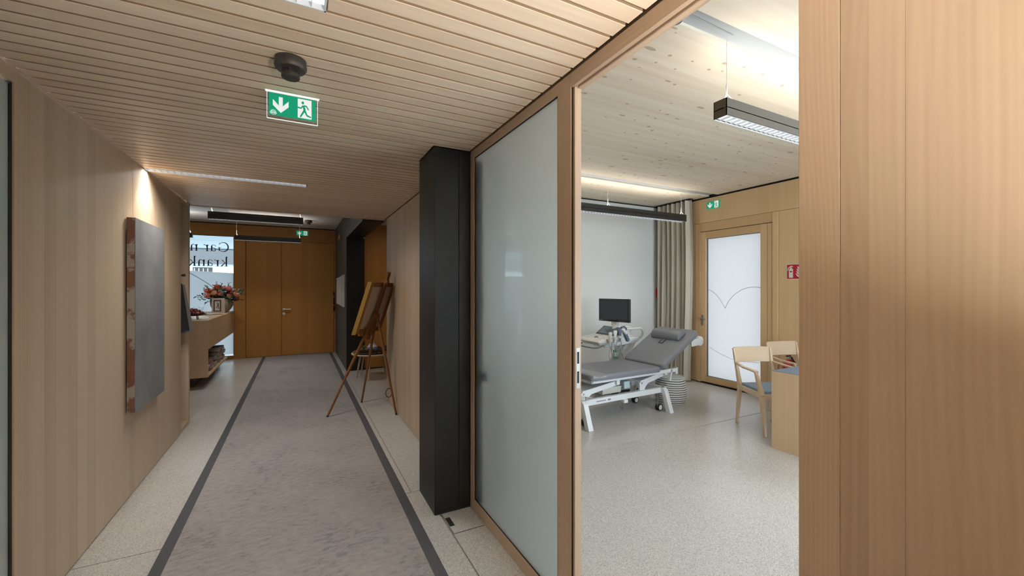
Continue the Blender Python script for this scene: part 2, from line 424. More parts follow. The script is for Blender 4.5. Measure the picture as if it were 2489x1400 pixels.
# ------------------------------------------------------------------ mesh builder
class MB:
    def __init__(s): s.v = []; s.f = []
    def add(s, vs_, fs):
        o = len(s.v); s.v += [tuple(v) for v in vs_]; s.f += [tuple(i + o for i in f) for f in fs]; return s
    def box(s, x0, x1, y0, y1, z0, z1):
        v = [(x, y, z) for z in (z0, z1) for y in (y0, y1) for x in (x0, x1)]
        return s.add(v, [(0, 2, 3, 1), (4, 5, 7, 6), (0, 1, 5, 4), (2, 6, 7, 3), (0, 4, 6, 2), (1, 3, 7, 5)])
    def prism(s, poly, axis, a0, a1):
        def mk(p, a):
            return {'x': (a, p[0], p[1]), 'y': (p[0], a, p[1]), 'z': (p[0], p[1], a)}[axis]
        n = len(poly)
        v = [mk(p, a0) for p in poly] + [mk(p, a1) for p in poly]
        f = [tuple(range(n)), tuple(range(2 * n - 1, n - 1, -1))] + [(i, (i + 1) % n, n + (i + 1) % n, n + i) for i in range(n)]
        return s.add(v, f)
    def cyl(s, p0, p1, r0, r1=None, n=16, cap=True):
        r1 = r0 if r1 is None else r1
        p0 = Vector(p0); p1 = Vector(p1); d = (p1 - p0).normalized()
        a = d.orthogonal().normalized(); b = d.cross(a)
        v = []
        for p, r in ((p0, r0), (p1, r1)):
            for i in range(n):
                t = 2 * PI * i / n
                v.append(p + a * (r * math.cos(t)) + b * (r * math.sin(t)))
        f = [(i, (i + 1) % n, n + (i + 1) % n, n + i) for i in range(n)]
        if cap: f += [tuple(range(n - 1, -1, -1)), tuple(range(n, 2 * n))]
        return s.add(v, f)
    def bar(s, p0, p1, w, h, up=(0, 0, 1), w1=None, h1=None):
        """rectangular bar from p0 to p1"""
        p0 = Vector(p0); p1 = Vector(p1); d = (p1 - p0).normalized(); up = Vector(up)
        a = d.cross(up)
        if a.length < 1e-4: a = d.cross(Vector((0, 1, 0)))
        a.normalize(); b = a.cross(d).normalized()
        v = []
        for p, ww, hh in ((p0, w, h), (p1, w1 or w, h1 or h)):
            for sa, sb in ((-1, -1), (1, -1), (1, 1), (-1, 1)):
                v.append(p + a * (sa * ww / 2) + b * (sb * hh / 2))
        return s.add(v, [(0, 1, 2, 3), (7, 6, 5, 4), (0, 4, 5, 1), (1, 5, 6, 2), (2, 6, 7, 3), (3, 7, 4, 0)])
    def tube(s, pts, r, n=8):
        pts = [Vector(p) for p in pts]
        rings = []; a = None
        for i, p in enumerate(pts):
            d = (pts[min(i + 1, len(pts) - 1)] - pts[max(i - 1, 0)]).normalized()
            if a is None: a = d.orthogonal().normalized()
            else:
                a = (a - d * a.dot(d))
                a = a.normalized() if a.length > 1e-5 else d.orthogonal().normalized()
            b = d.cross(a)
            rr = r[i] if isinstance(r, (list, tuple)) else r
            rings.append([p + a * (rr * math.cos(2 * PI * k / n)) + b * (rr * math.sin(2 * PI * k / n)) for k in range(n)])
        v = [q for rg in rings for q in rg]; f = []
        for i in range(len(pts) - 1):
            for k in range(n):
                f.append((i * n + k, i * n + (k + 1) % n, (i + 1) * n + (k + 1) % n, (i + 1) * n + k))
        f += [tuple(range(n - 1, -1, -1)), tuple(range((len(pts) - 1) * n, len(pts) * n))]
        return s.add(v, f)
    def lathe(s, prof, c=(0, 0, 0), n=24, sx=1.0, sy=1.0):
        v = []; f = []
        for r, z in prof:
            for k in range(n):
                t = 2 * PI * k / n
                v.append((c[0] + r * sx * math.cos(t), c[1] + r * sy * math.sin(t), c[2] + z))
        m = len(prof)
        for i in range(m - 1):
            for k in range(n):
                f.append((i * n + k, i * n + (k + 1) % n, (i + 1) * n + (k + 1) % n, (i + 1) * n + k))
        if prof[0][0] > 1e-4: f.append(tuple(range(n - 1, -1, -1)))
        if prof[-1][0] > 1e-4: f.append(tuple(range((m - 1) * n, m * n)))
        return s.add(v, f)
    def grid(s, fn, nu, nv, closed_u=False):
        v = [fn(i / (nu if closed_u else nu - 1), j / (nv - 1)) for j in range(nv) for i in range(nu)]
        f = []
        for j in range(nv - 1):
            for i in range(nu if closed_u else nu - 1):
                f.append((j * nu + i, j * nu + (i + 1) % nu, (j + 1) * nu + (i + 1) % nu, (j + 1) * nu + i))
        return s.add(v, f)
    def xf(s, m):
        s.v = [tuple(m @ Vector(v)) for v in s.v]; return s
    def mesh(s, name, bevel=0, seg=2, smooth=False, weld=True):
        bm = bmesh.new()
        vv = [bm.verts.new(v) for v in s.v]
        for f in s.f:
            try: bm.faces.new([vv[i] for i in f])
            except ValueError: pass
        if weld: bmesh.ops.remove_doubles(bm, verts=bm.verts, dist=1e-5)
        bmesh.ops.recalc_face_normals(bm, faces=bm.faces)
        if bevel:
            es = [e for e in bm.edges if len(e.link_faces) == 2 and e.calc_face_angle(0) > 0.5]
            bmesh.ops.bevel(bm, geom=es, offset=bevel, segments=seg, affect='EDGES', profile=0.5, clamp_overlap=True)
        me = bpy.data.meshes.new(name)
        bm.to_mesh(me); bm.free()
        if smooth:
            for p in me.polygons: p.use_smooth = True
            try: me.set_sharp_from_angle(angle=math.radians(42))
            except Exception: pass
        return me

def obj(name, me, mat, parent=None):
    o = bpy.data.objects.new(name, me)
    if me is not None and mat: 
        if len(me.materials) == 0: me.materials.append(MATS[mat])
    COL.objects.link(o)
    if parent: o.parent = parent
    return o
def root_of(o):
    while o.parent: o = o.parent
    return o
def part(mb, name, mat, parent, bevel=0, seg=2, smooth=False, world=False, label=None, weld=True):
    if world:
        r = root_of(parent)
        mw = Matrix.LocRotScale(r.location, r.rotation_euler, None)
        mb.xf(mw.inverted())
    o = obj(name, mb.mesh(name, bevel, seg, smooth, weld), mat, parent)
    if label: o['label'] = label
    return o
def tag(o, label, cat=None, group=None, kind=None):
    o['label'] = label
    if cat: o['category'] = cat
    if group: o['group'] = group
    if kind: o['kind'] = kind
    return o
def thing(name, label, cat, loc=(0, 0, 0), rz=0, group=None):
    o = bpy.data.objects.new(name, None)
    o.empty_display_size = 0.1
    o.location = loc; o.rotation_euler = (0, 0, rz)
    COL.objects.link(o)
    return tag(o, label, cat, group)
def struct(name, mb, mat, label, bevel=0, parent=None):
    o = obj(name, mb.mesh(name, bevel), mat, parent)
    if parent is None: tag(o, label, kind='structure')
    return o
def sempty(name, label):
    o = bpy.data.objects.new(name, None); COL.objects.link(o)
    return tag(o, label, kind='structure')
def area(parent, loc, rot, sx, sy, power, color, spread=180, name='lamp_light'):
    l = bpy.data.lights.new(name, 'AREA'); l.shape = 'RECTANGLE'
    l.size = sx; l.size_y = sy; l.energy = power; l.color = color; l.spread = math.radians(spread)
    o = bpy.data.objects.new(name, l); o.location = loc; o.rotation_euler = rot
    COL.objects.link(o); o.parent = parent
    return o

# ------------------------------------------------------------------ the setting
XL, XR, HC, YE = -1.10, 1.07, 2.49, 5.97     # corridor
XD, YB, HR = 5.83, 5.40, 3.00                # treatment room
YF, HF, XG = 10.72, 2.94, 0.785              # foyer

# floor: terrazzo slabs over a dark bed, saw-cut joints between them
fl = struct('floor', MB().box(-5, 5.9, -2.6, 10.95, -0.10, -0.006), 'joint', 'pale speckled terrazzo floor with thin grey joints')
for x0, x1, y0, y1 in ((-5, 0.852, -2.6, 3.09), (0.852, 5.9, -2.6, 3.09), (-5, 0.75, 3.09, 10.95), (0.75, 5.9, 3.09, 10.95)):
    part(MB().box(x0 + 0.004, x1 - 0.004, y0 + 0.004, y1 - 0.004, -0.012, 0.0), 'slab', 'terrazzo', fl)

# corridor ceiling: slats
ce = struct('ceiling', MB().box(-1.25, 1.2, -2.6, YE, HC + 0.040, HC + 0.07), 'backing_groove_shade', 'slatted pale wood ceiling of the corridor')
PITCH, GAP = 0.0847, 0.0135
sm = MB().box(XL + 0.006, XR - 0.008, -(PITCH - GAP) / 2, (PITCH - GAP) / 2, 0, 0.038).mesh('slat', 0.0012, 1)
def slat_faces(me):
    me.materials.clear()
    me.materials.append(MATS['pine_slat']); me.materials.append(MATS['backing_groove_shade'])
    for p in me.polygons: p.material_index = 0 if p.normal.z < -0.3 else 1  # slat sides coloured darker to stand in for shade in the grooves
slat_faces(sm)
LUM_FAR = (-1.098, 0.068, 4.253, 4.363)
LUM_NEAR = (-1.098, 0.084, 1.462, 1.565)
def cut_slat(x0, x1, y0, y1):
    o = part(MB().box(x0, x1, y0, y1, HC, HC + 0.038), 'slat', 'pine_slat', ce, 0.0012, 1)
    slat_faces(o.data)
COLM = (0.812, 3.09, 2.700)  # column x, y1, y0
y = 1.053 - PITCH * 43
while y < YE - 0.02:
    c = y + PITCH / 2
    a0, a1 = c - (PITCH - GAP) / 2, c + (PITCH - GAP) / 2
    for lu in (LUM_FAR, LUM_NEAR):
        if a1 > lu[2] and a0 < lu[3]:
            cut_slat(lu[1] + 0.004, XR - 0.008, a0, a1)
            if lu[2] - a0 > 0.006: cut_slat(XL + 0.006, lu[1] + 0.004, a0, lu[2] - 0.002)
            if a1 - lu[3] > 0.006: cut_slat(XL + 0.006, lu[1] + 0.004, lu[3] + 0.002, a1)
            break
    else:
        if a1 > COLM[2] - 0.004 and a0 < COLM[1]:
            cut_slat(XL + 0.006, COLM[0] - 0.008, a0, a1)
            if a0 < COLM[2] - 0.012: cut_slat(COLM[0] - 0.008, XR - 0.008, a0, COLM[2] - 0.006)
        elif a1 > -2.55 and a1 < YE - 0.02:
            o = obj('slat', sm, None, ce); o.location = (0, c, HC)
    y += PITCH
part(MB().box(-1.12, 1.09, YE - 0.028, YE, HC, HC + 0.05), 'end_board', 'pine_slat', ce)

# left corridor wall with panels, glass door and coat niche
wl = struct('wall_left', MB().box(-1.28, -1.122, 2.62, 5.44, 0.0, HC), 'backing_groove_shade', 'pale veneered wood wall on the left of the corridor')
for a, b_ in ((2.612, 4.032), (4.035, 5.448)):
    part(MB().box(-1.125, XL, a, b_, 0.006, HC - 0.008), 'panel', 'pine_z', wl, 0.0012, 1)
part(MB().box(-1.60, -1.125, 5.435, 5.448, 0.0, HC), 'niche_side', 'pine_z', wl)
part(MB().box(-1.62, -1.60, 5.44, 5.80, 0.0, HC), 'niche_back', 'pine_z', wl)
part(MB().box(-1.62, XL, 5.780, 5.812, 0.0, HC - 0.004), 'niche_side', 'pine_z', wl)
part(MB().box(-1.60, XL - 0.002, 5.448, 5.780, 0.0, 0.045), 'niche_floor', 'pine_y', wl)
part(MB().box(-1.60, XL - 0.002, 5.448, 5.780, HC - 0.05, HC - 0.01), 'niche_top', 'pine_y', wl)
dl = sempty('door_1', 'frosted glass door with wood frame at the left edge')
part(MB().box(-1.13, -1.098, 2.586, 2.608, 0.0, HC - 0.006), 'frame_stile', 'frame_z', dl)
part(MB().box(-1.13, -1.098, 1.05, 2.586, 2.425, HC - 0.006), 'top_rail', 'frame_y', dl)
part(MB().box(-1.128, -1.105, 2.572, 2.585, 0.0, 2.424), 'seal', 'gap_black', dl)
part(MB().box(-1.126, -1.112, 1.05, 2.571, 0.0, 2.415), 'glass_pane', 'left_glass', dl)
struct('wall_left_near', MB().box(-1.28, XL, -2.6, 1.05, 0, HC), 'pine_z', 'wood wall left of the camera')
struct('wall_left_store', MB().box(-2.2, -2.1, -2.6, 5.4, 0, HC), 'white_plaster', 'wall of the room behind the left glass door')
wre = sempty('wall_rear', 'wood wall closing the corridor behind the camera')
for q in ((-2.2, -0.4, 0, 3.0), (0.4, 1.2, 0, 3.0), (-0.4, 0.4, 0, 1.15), (-0.4, 0.4, 1.95, 3.0)):
    part(MB().box(q[0], q[1], -2.7, -2.6, q[2], q[3]), 'panel', 'pine_z', wre)
wrw = sempty('window_added_corridor', 'added unseen window behind the camera giving the corridor soft fill light')  # added out of view so daylight fills the corridor
part(MB().box(-0.4, 0.4, -2.66, -2.65, 1.15, 1.95), 'glass_pane', 'clear_glass', wrw)
for q in ((-0.4, -0.35, 1.15, 1.95), (0.35, 0.4, 1.15, 1.95), (-0.4, 0.4, 1.15, 1.20), (-0.4, 0.4, 1.90, 1.95)):
    part(MB().box(q[0], q[1], -2.69, -2.62, q[2], q[3]), 'frame_bar', 'frame_z', wrw)

# right side: framed frosted glazing, door opening, near wood wall
T = 0.038
wp = sempty('window_1', 'tall frosted glass partition in a pale wood frame beside the dark column')
part(MB().box(XR, XR + T, 2.628, 2.697, 0.0, HC - 0.004), 'stile', 'frame_z', wp, 0.002, 1)
part(MB().box(XR, XR + T, 1.497, 1.604, 0.0, HC - 0.004), 'stile', 'frame_z', wp, 0.002, 1)
part(MB().box(XR, XR + T, 1.604, 2.628, 2.428, HC - 0.004), 'top_rail', 'frame_y', wp, 0.002, 1)
part(MB().box(XR, XR + T, 1.604, 2.628, 0.004, 0.082), 'bottom_rail', 'frame_y', wp, 0.002, 1)
part(MB().box(XR + 0.008, XR + 0.020, 1.600, 2.632, 0.075, 2.435), 'glass_pane', 'satin_glass', wp)
bd = MB()
for q in ((1.604, 1.609, 0.082, 2.428), (2.623, 2.628, 0.082, 2.428), (1.604, 2.628, 2.423, 2.428), (1.604, 2.628, 0.082, 0.087)):
    bd.box(XR + 0.003, XR + 0.008, *q)
part(bd, 'glazing_seal', 'gap_black', wp)
dj = sempty('door_2', 'wood door frame around the open doorway to the treatment room')
part(MB().box(XR + 0.004, XR + T, 1.492, 1.497, 0, 2.42), 'jamb_gap', 'gap_black', dj)
jb = part(MB().box(XR + 0.008, XR + T + 0.004, 1.478, 1.492, 0.0, 2.42), 'jamb', 'frame_z', dj, 0.001, 1)
part(MB().box(XR, XR + 0.02, 0.50, 1.497, 2.421, HC - 0.004), 'header', 'frame_y', dj, 0.002, 1)
part(MB().box(XR + 0.023, XR + T + 0.014, 0.50, 1.478, 2.412, HC - 0.004), 'header_inner', 'frame_y', dj, 0.002, 1)
pl = part(MB().box(XR + 0.014, XR + 0.034, 1.4765, 1.478, 1.088, 1.268), 'strike_plate', 'steel_plate', jb)
for z0 in (1.112, 1.198):
    part(MB().box(XR + 0.019, XR + 0.029, 1.4758, 1.4766, z0, z0 + 0.052), 'latch_slot', 'gap_black', pl)
part(MB().box(XR + T + 0.006, XR + T + 0.026, 2.50, 2.535, 0.90, 0.985), 'pull_handle', 'gap_black', dj, 0.004)
part(MB().box(XR + T + 0.010, XR + T + 0.045, 2.555, 2.64, 0.0, 2.40), 'trailing_stile', 'frame_z', dj)
part(MB().box(XR + T + 0.014, XR + T + 0.022, 2.51, 2.60, 0.92, 0.96), 'handle_bracket', 'steel_plate', dj)
wr = struct('wall_right', MB().box(XR + 0.004, XR + 0.10, -2.6, 0.556, 0, HC), 'backing_groove_shade', 'pale wood wall close to the camera on the right')
part(MB().box(XR, XR + 0.105, 0.4765, 0.563, 0, HC - 0.002), 'stile', 'pine_stile', wr, 0.002, 1)
for a, b_ in ((0.366, 0.476), (-0.9, 0.3655), (-2.6, -0.901)):
    part(MB().box(XR, XR + 0.02, a, b_, 0, HC - 0.002), 'panel', 'pine_z', wr)
struct('wall_over_partition', MB().box(XR + 0.004, XR + 0.10, -2.6, YE, HC, HR + 0.1), 'backing_groove_shade', 'wall strip above the partition between corridor and treatment room')
# wall beyond the column
wf = struct('wall_right_far', MB().box(XR + 0.02, XR + 0.10, 2.70, 5.79, 0, HC), 'backing_groove_shade', 'light veneered wood wall behind the easel')
for a, b_ in ((3.09, 4.44), (4.443, 5.79)):
    part(MB().box(XR, XR + 0.021, a, b_, 0.006, HC - 0.008), 'panel', 'pine_z', wf, 0.001, 1)
# dark column
colm = sempty('trim_1', 'dark blackened steel column beside the glass partition')
part(MB().box(COLM[0], 0.985, COLM[2], COLM[1], 0.0, HC - 0.006), 'column_shell', 'black_steel', colm, 0.0015, 1)
part(MB().box(0.9875, XR - 0.001, COLM[2] + 0.001, COLM[1], 0.0, HC - 0.006), 'column_shell', 'black_steel', colm, 0.0015, 1)
part(MB().box(COLM[0] + 0.004, XR - 0.001, COLM[2] - 0.003, COLM[2], 0.0, 0.02), 'foot_strip', 'gap_black', colm)

# treatment room shell
wb = struct('wall_back', MB().box(XR + 0.10, XD + 0.2, YB, YB + 0.12, 0, HR - 0.02), 'white_plaster', 'plain white wall behind the ultrasound machine')
part(MB().box(XR + 0.10, XD, YB + 0.004, YB + 0.1, HR - 0.02, HR + 0.02), 'shadow_gap', 'gap_black', wb)
we = sempty('wall_window_side', 'honey coloured wood wall with the frosted door')
part(MB().box(XD + 0.02, XD + 0.2, 3.32, YB + 0.1, 2.59, HR + 0.05), 'backing', 'gap_black', we)
part(MB().box(XD + 0.02, XD + 0.2, 1.7, 3.325, 0, HR + 0.05), 'backing', 'gap_black', we)
part(MB().box(XD + 0.02, XD + 0.2, 4.62, YB + 0.1, 0, 2.59), 'backing', 'gap_black', we)
part(MB().box(XD, XD + 0.022, 1.70, YB, 2.592, HR - 0.025), 'panel', 'oak_z', we, 0.001, 1)
part(MB().box(XD, XD + 0.022, 1.70, 3.318, 0.012, 2.588), 'panel', 'oak_z', we, 0.001, 1)
part(MB().box(XD, XD + 0.022, 4.625, YB, 0.012, 2.588), 'panel', 'oak_z', we, 0.001, 1)
for a in ((-1.5, -1.4, 0, HR), (1.6, 1.70, 0, HR), (-1.4, 1.6, 0, 0.10), (-1.4, 1.6, 2.85, HR)):
    part(MB().box(XD, XD + 0.2, *a), 'wall_block', 'white_plaster', we)
wn_ = sempty('window_2', 'window of the treatment room beyond the desk')
part(MB().box(XD + 0.06, XD + 0.072, -1.4, 1.6, 0.10, 2.85), 'glass_pane', 'clear_glass', wn_)
for a in ((-1.4, -1.33, 0.10, 2.85), (1.53, 1.6, 0.10, 2.85), (0.07, 0.13, 0.10, 2.85), (-1.4, 1.6, 0.10, 0.17), (-1.4, 1.6, 2.78, 2.85)):
    part(MB().box(XD + 0.03, XD + 0.10, *a), 'frame_bar', 'oak_z', wn_)
wfr = sempty('wall_front', 'white wall of the treatment room behind the camera')
for q in ((XR + 0.1, 2.05, 0, HR + 0.1), (5.45, XD + 0.2, 0, HR + 0.1), (2.05, 5.45, 0, 0.10), (2.05, 5.45, 2.85, HR + 0.1)):
    part(MB().box(q[0], q[1], -1.62, -1.5, q[2], q[3]), 'wall_block', 'white_plaster', wfr)
wfw = sempty('window_added_room', 'added unseen wide window behind the camera brightening the treatment room')  # added out of view for more daylight on the white wall and couch
part(MB().box(2.05, 5.45, -1.57, -1.56, 0.10, 2.85), 'glass_pane', 'clear_glass', wfw)
for q in ((2.05, 2.11, 0.10, 2.85), (5.39, 5.45, 0.10, 2.85), (3.72, 3.78, 0.10, 2.85), (2.05, 5.45, 0.10, 0.16), (2.05, 5.45, 2.79, 2.85)):
    part(MB().box(q[0], q[1], -1.60, -1.53, q[2], q[3]), 'frame_bar', 'oak_z', wfw)
cr = struct('ceiling_treatment_room', MB().box(XR, XD + 0.2, -1.6, YB + 0.1, HR + 0.05, HR + 0.12), 'grey_channel', 'white glazed timber ceiling of the treatment room')
for a, b_ in ((-1.5, 1.478), (1.602, 2.925), (2.929, 4.243), (4.392, YB - 0.004)):
    part(MB().box(XR + 0.09, XD - 0.004, a, b_, HR, HR + 0.05), 'timber_panel', 'clt_wood', cr)
for a, b_ in ((1.478, 1.602), (4.243, 4.392)):
    part(MB().box(XR + 0.09, XD - 0.03, a, b_, HR + 0.018, HR + 0.05), 'channel', 'grey_channel', cr)

# glazed door of the treatment room
dr = sempty('door_3', 'wood framed frosted glass door of the treatment room')
part(MB().box(XD - 0.012, XD + 0.09, 3.322, 3.395, 0.006, 2.588), 'frame_post', 'oak_z', dr, 0.002, 1)
part(MB().box(XD + 0.004, XD + 0.09, 3.395, 3.472, 0.006, 2.445), 'frame_post', 'oak_z', dr, 0.002, 1)
part(MB().box(XD + 0.004, XD + 0.09, 4.558, 4.625, 0.006, 2.588), 'frame_post', 'oak_z', dr, 0.002, 1)
part(MB().box(XD - 0.004, XD + 0.09, 3.395, 4.558, 2.452, 2.588), 'frame_head', 'oak_y', dr, 0.002, 1)
lf = part(MB().box(XD + 0.008, XD + 0.075, 3.476, 3.574, 0.02, 2.445), 'leaf_stile', 'oak_z', dr, 0.002, 1)
part(MB().box(XD + 0.008, XD + 0.075, 4.460, 4.554, 0.02, 2.445), 'leaf_stile', 'oak_z', dr, 0.002, 1)
part(MB().box(XD + 0.008, XD + 0.075, 3.574, 4.460, 2.333, 2.445), 'leaf_rail', 'oak_y', dr, 0.002, 1)
part(MB().box(XD + 0.008, XD + 0.075, 3.574, 4.460, 0.02, 0.112), 'leaf_rail', 'oak_y', dr, 0.002, 1)
part(MB().box(XD + 0.045, XD + 0.055, 3.570, 4.464, 0.108, 2.337), 'glass_pane', 'door_satin', dr)
bd = MB()
for q in ((3.574, 3.582, 0.112, 2.333), (4.440, 4.460, 0.112, 2.333), (3.574, 4.460, 2.325, 2.333), (3.574, 4.460, 0.112, 0.122)):
    bd.box(XD + 0.036, XD + 0.045, *q)
part(bd, 'glazing_seal', 'blue_grey_plastic', dr)
part(MB().box(XD - 0.02, XD + 0.09, 3.322, 4.625, 0.0, 0.006), 'threshold', 'gap_black', dr)
rb_ = MB()
for q in ((3.322, 3.48, 0.0, 2.60), (4.55, 4.70, 0.0, 2.60), (3.322, 4.70, 2.43, 2.62), (3.322, 4.70, 0.0, 0.03)):
    rb_.box(XD + 0.076, XD + 0.2, *q)
part(rb_, 'rebate', 'gap_black', dr)
hd = part(MB().box(XD - 0.004, XD + 0.008, 4.505, 4.530, 0.93, 1.10), 'handle_plate', 'steel_plate', dr, 0.002)
part(MB().tube([(XD - 0.004, 4.518, 1.04), (XD - 0.05, 4.518, 1.04), (XD - 0.055, 4.505, 1.04), (XD - 0.055, 4.40, 1.04)], 0.010, 10), 'handle_lever', 'steel', hd, smooth=True)
def ribbon_yz(pts, x, w, mb):
    for i in range(len(pts) - 1):
        a = Vector(pts[i]); b = Vector(pts[i + 1]); d = (b - a).normalized(); n = Vector((-d.y, d.x)) * w / 2
        q = [a - n, b - n, b + n, a + n]
        mb.prism([(p.x, p.y) for p in q], 'x', x - 0.0008, x)
mb = MB()
def arc_pts(c, r, a0, a1, n=16, sy=1.0):
    return [(c[0] + r * math.cos(math.radians(a0 + (a1 - a0) * i / n)), c[1] + r * sy * math.sin(math.radians(a0 + (a1 - a0) * i / n))) for i in range(n + 1)]
# heart-like line on the glass (y, z)
ribbon_yz([(4.44, 1.512), (4.38, 1.49), (4.30, 1.43), (4.22, 1.34), (4.145, 1.22)], XD + 0.0445, 0.006, mb)
ribbon_yz([(4.145, 1.22), (4.09, 1.33), (4.0, 1.43), (3.88, 1.51), (3.77, 1.545), (3.66, 1.55), (3.582, 1.535)], XD + 0.0445, 0.006, mb)
part(mb, 'glass_line', 'film_line', dr)
mb = MB()
ribbon_yz([(4.42, 0.585), (4.25, 0.51), (4.05, 0.455), (3.85, 0.44), (3.65, 0.455), (3.582, 0.47)], XD + 0.0445, 0.006, mb)
part(mb, 'glass_line', 'film_line_white', dr)

# foyer shell
struct('ceiling_foyer', MB().box(-5, 1.1, YE, YF + 0.2, HF, HF + 0.1), 'white_ceiling', 'pale ceiling of the foyer')
o = part(MB().box(-5, -1.13, 6.0, 9.3, HF - 0.004, HF), 'ceiling_panel', 'grey_channel', bpy.data.objects['ceiling_foyer'])
struct('wall_over_corridor', MB().box(-5, 1.1, YE, YE + 0.03, HC + 0.0, HF), 'white_ceiling', 'bulkhead above the end of the slatted ceiling')
struct('wall_foyer_near', MB().box(-5, XL - 0.02, 5.815, 5.95, 0, HF), 'pine_z', 'wood wall of the foyer beside the coat niche')
struct('wall_foyer_left', MB().box(-5.1, -5, 5.8, YF + 0.2, 0, HF), 'white_plaster', 'far left wall of the foyer')
wg = struct('wall_foyer_right', MB().box(XG, XR - 0.001, 8.17, YF, 0, HF), 'grey_wall', 'dark grey wall beside the entrance door')
part(MB().box(XG, XR - 0.001, YE + 0.03, 8.17, 2.478, HF), 'lintel', 'grey_wall', wg)
part(MB().box(XG - 0.002, XR + 0.03, 8.145, 8.172, 0, 2.476), 'portal_jamb', 'black_steel', wg)
part(MB().box(XG - 0.002, 0.925, 6.0, 8.145, 2.466, 2.478), 'portal_soffit', 'black_steel', wg)
part(MB().box(0.929, XR + 0.002, 6.0, 8.145, 2.466, 2.478), 'portal_soffit', 'black_steel', wg)
wh = sempty('wall_side_hall', 'honey coloured wood wall in the side hall beyond the dark portal')
part(MB().box(XR + 0.03, 3.2, 8.20, 8.25, 0.02, 2.75), 'panel', 'larch_z', wh)
part(MB().box(XR + 0.03, 3.2, 8.19, 8.205, 0.0, 0.02), 'plinth', 'gap_black', wh)
part(MB().box(XR + 0.10, 3.2, 5.70, 5.79, 0, 2.75), 'panel', 'larch_z', wh)
part(MB().box(3.2, 3.25, 5.6, 8.3, 0, 2.75), 'panel', 'larch_z', wh)
part(MB().box(XR + 0.002, 3.25, 5.6, 8.3, 2.75, 2.8), 'hall_ceiling', 'white_ceiling', wh)
# entrance wall
wen = sempty('wall_entrance', 'wood clad entrance wall with double door')
part(MB().box(-5, XG, YF, YF + 0.04, 2.665, HF - 0.022), 'header_panel', 'larch_x', wen)
part(MB().box(-5, XG, YF + 0.015, YF + 0.1, HF - 0.022, HF), 'shadow_gap', 'gap_black', wen)
part(MB().box(-1.252, -1.037, YF - 0.01, YF + 0.08, 0, 2.665), 'post', 'larch_z', wen, 0.002, 1)
part(MB().box(0.757, XG, YF - 0.005, YF + 0.08, 0, 2.665), 'post', 'larch_z', wen)
part(MB().box(-5, XG + 0.3, YF + 0.09, YF + 0.2, 2.70, HF + 0.2), 'backing', 'gap_black', wen)
part(MB().box(-1.10, XG + 0.3, YF + 0.09, YF + 0.2, 0, 2.70), 'backing', 'gap_black', wen)
de = sempty('door_4', 'wooden double entrance door at the end of the carpet runner')
part(MB().box(-1.030, -0.352, YF + 0.005, YF + 0.06, 0.008, 2.600), 'door_leaf', 'larch_z', de, 0.002, 1)
l2 = part(MB().box(-0.346, 0.750, YF + 0.005, YF + 0.06, 0.008, 2.600), 'door_leaf', 'larch_z', de, 0.002, 1)
part(MB().box(-1.037, 0.757, YF + 0.0, YF + 0.08, 2.606, 2.665), 'frame_head', 'larch_x', de)
part(MB().box(-1.037, 0.757, YF + 0.045, YF + 0.085, 0.0, 2.606), 'rebate', 'gap_black', de)
hp = part(MB().cyl((-0.300, YF + 0.006, 1.055), (-0.300, YF - 0.006, 1.055), 0.028, n=20).cyl((-0.300, YF + 0.006, 0.955), (-0.300, YF - 0.006, 0.955), 0.028, n=20), 'handle_rose', 'steel', l2, smooth=True)
part(MB().tube([(-0.300, YF, 1.055), (-0.300, YF - 0.05, 1.055), (-0.285, YF - 0.055, 1.055), (-0.165, YF - 0.055, 1.055)], 0.011, 10), 'handle_lever', 'steel', l2, smooth=True)
for z0, z1 in ((1.36, 1.44), (1.14, 1.30), (0.99, 1.12)):
    part(MB().box(0.735, 0.765, YF - 0.03, YF - 0.006, z0, z1), 'door_fitting', 'gap_black', de, 0.003)
# entrance window
wv = sempty('window_3', 'entrance window with large mirrored serif lettering and frosted lower film')
part(MB().box(-4.6, -1.252, YF + 0.03, YF + 0.042, 0.05, 2.665), 'glass_pane', 'clear_glass', wv)
fp = MB()
fp.prism([(-4.55, 0.10), (-1.256, 0.10), (-1.256, 1.862), (-2.05, 1.905), (-4.55, 1.88)], 'y', YF + 0.043, YF + 0.046)
part(fp, 'frosted_film', 'window_film', wv)
part(MB().box(-4.65, -1.252, YF, YF + 0.08, 0.0, 0.07), 'bottom_rail', 'larch_x', wv)
part(MB().box(-4.65, -1.252, YF + 0.02, YF + 0.028, 2.652, 2.667), 'top_seal', 'gap_black', wv)
part(MB().box(-1.260, -1.252, YF + 0.02, YF + 0.06, 0.05, 2.665), 'side_seal', 'gap_black', wv)
part(MB().box(-4.7, -4.6, YF, YF + 0.08, 0, 2.665), 'post', 'larch_z', wv)
part(MB().box(-5, -4.7, YF, YF + 0.08, 0, 2.665), 'wall_block', 'white_plaster', wv)
mb = MB()
pts = [(-2.05, 1.87), (-1.9, 1.77), (-1.75, 1.66), (-1.60, 1.53), (-1.47, 1.40), (-1.38, 1.25), (-1.30, 1.10)]
for i in range(len(pts) - 1):
    a = Vector(pts[i]); b = Vector(pts[i + 1]); d = (b - a).normalized(); n = Vector((-d.y, d.x)) * 0.005
    mb.prism([tuple(p) for p in (a - n, b - n, b + n, a + n)], 'y', YF + 0.0422, YF + 0.0428)
part(mb, 'glass_line', 'film_line', wv)

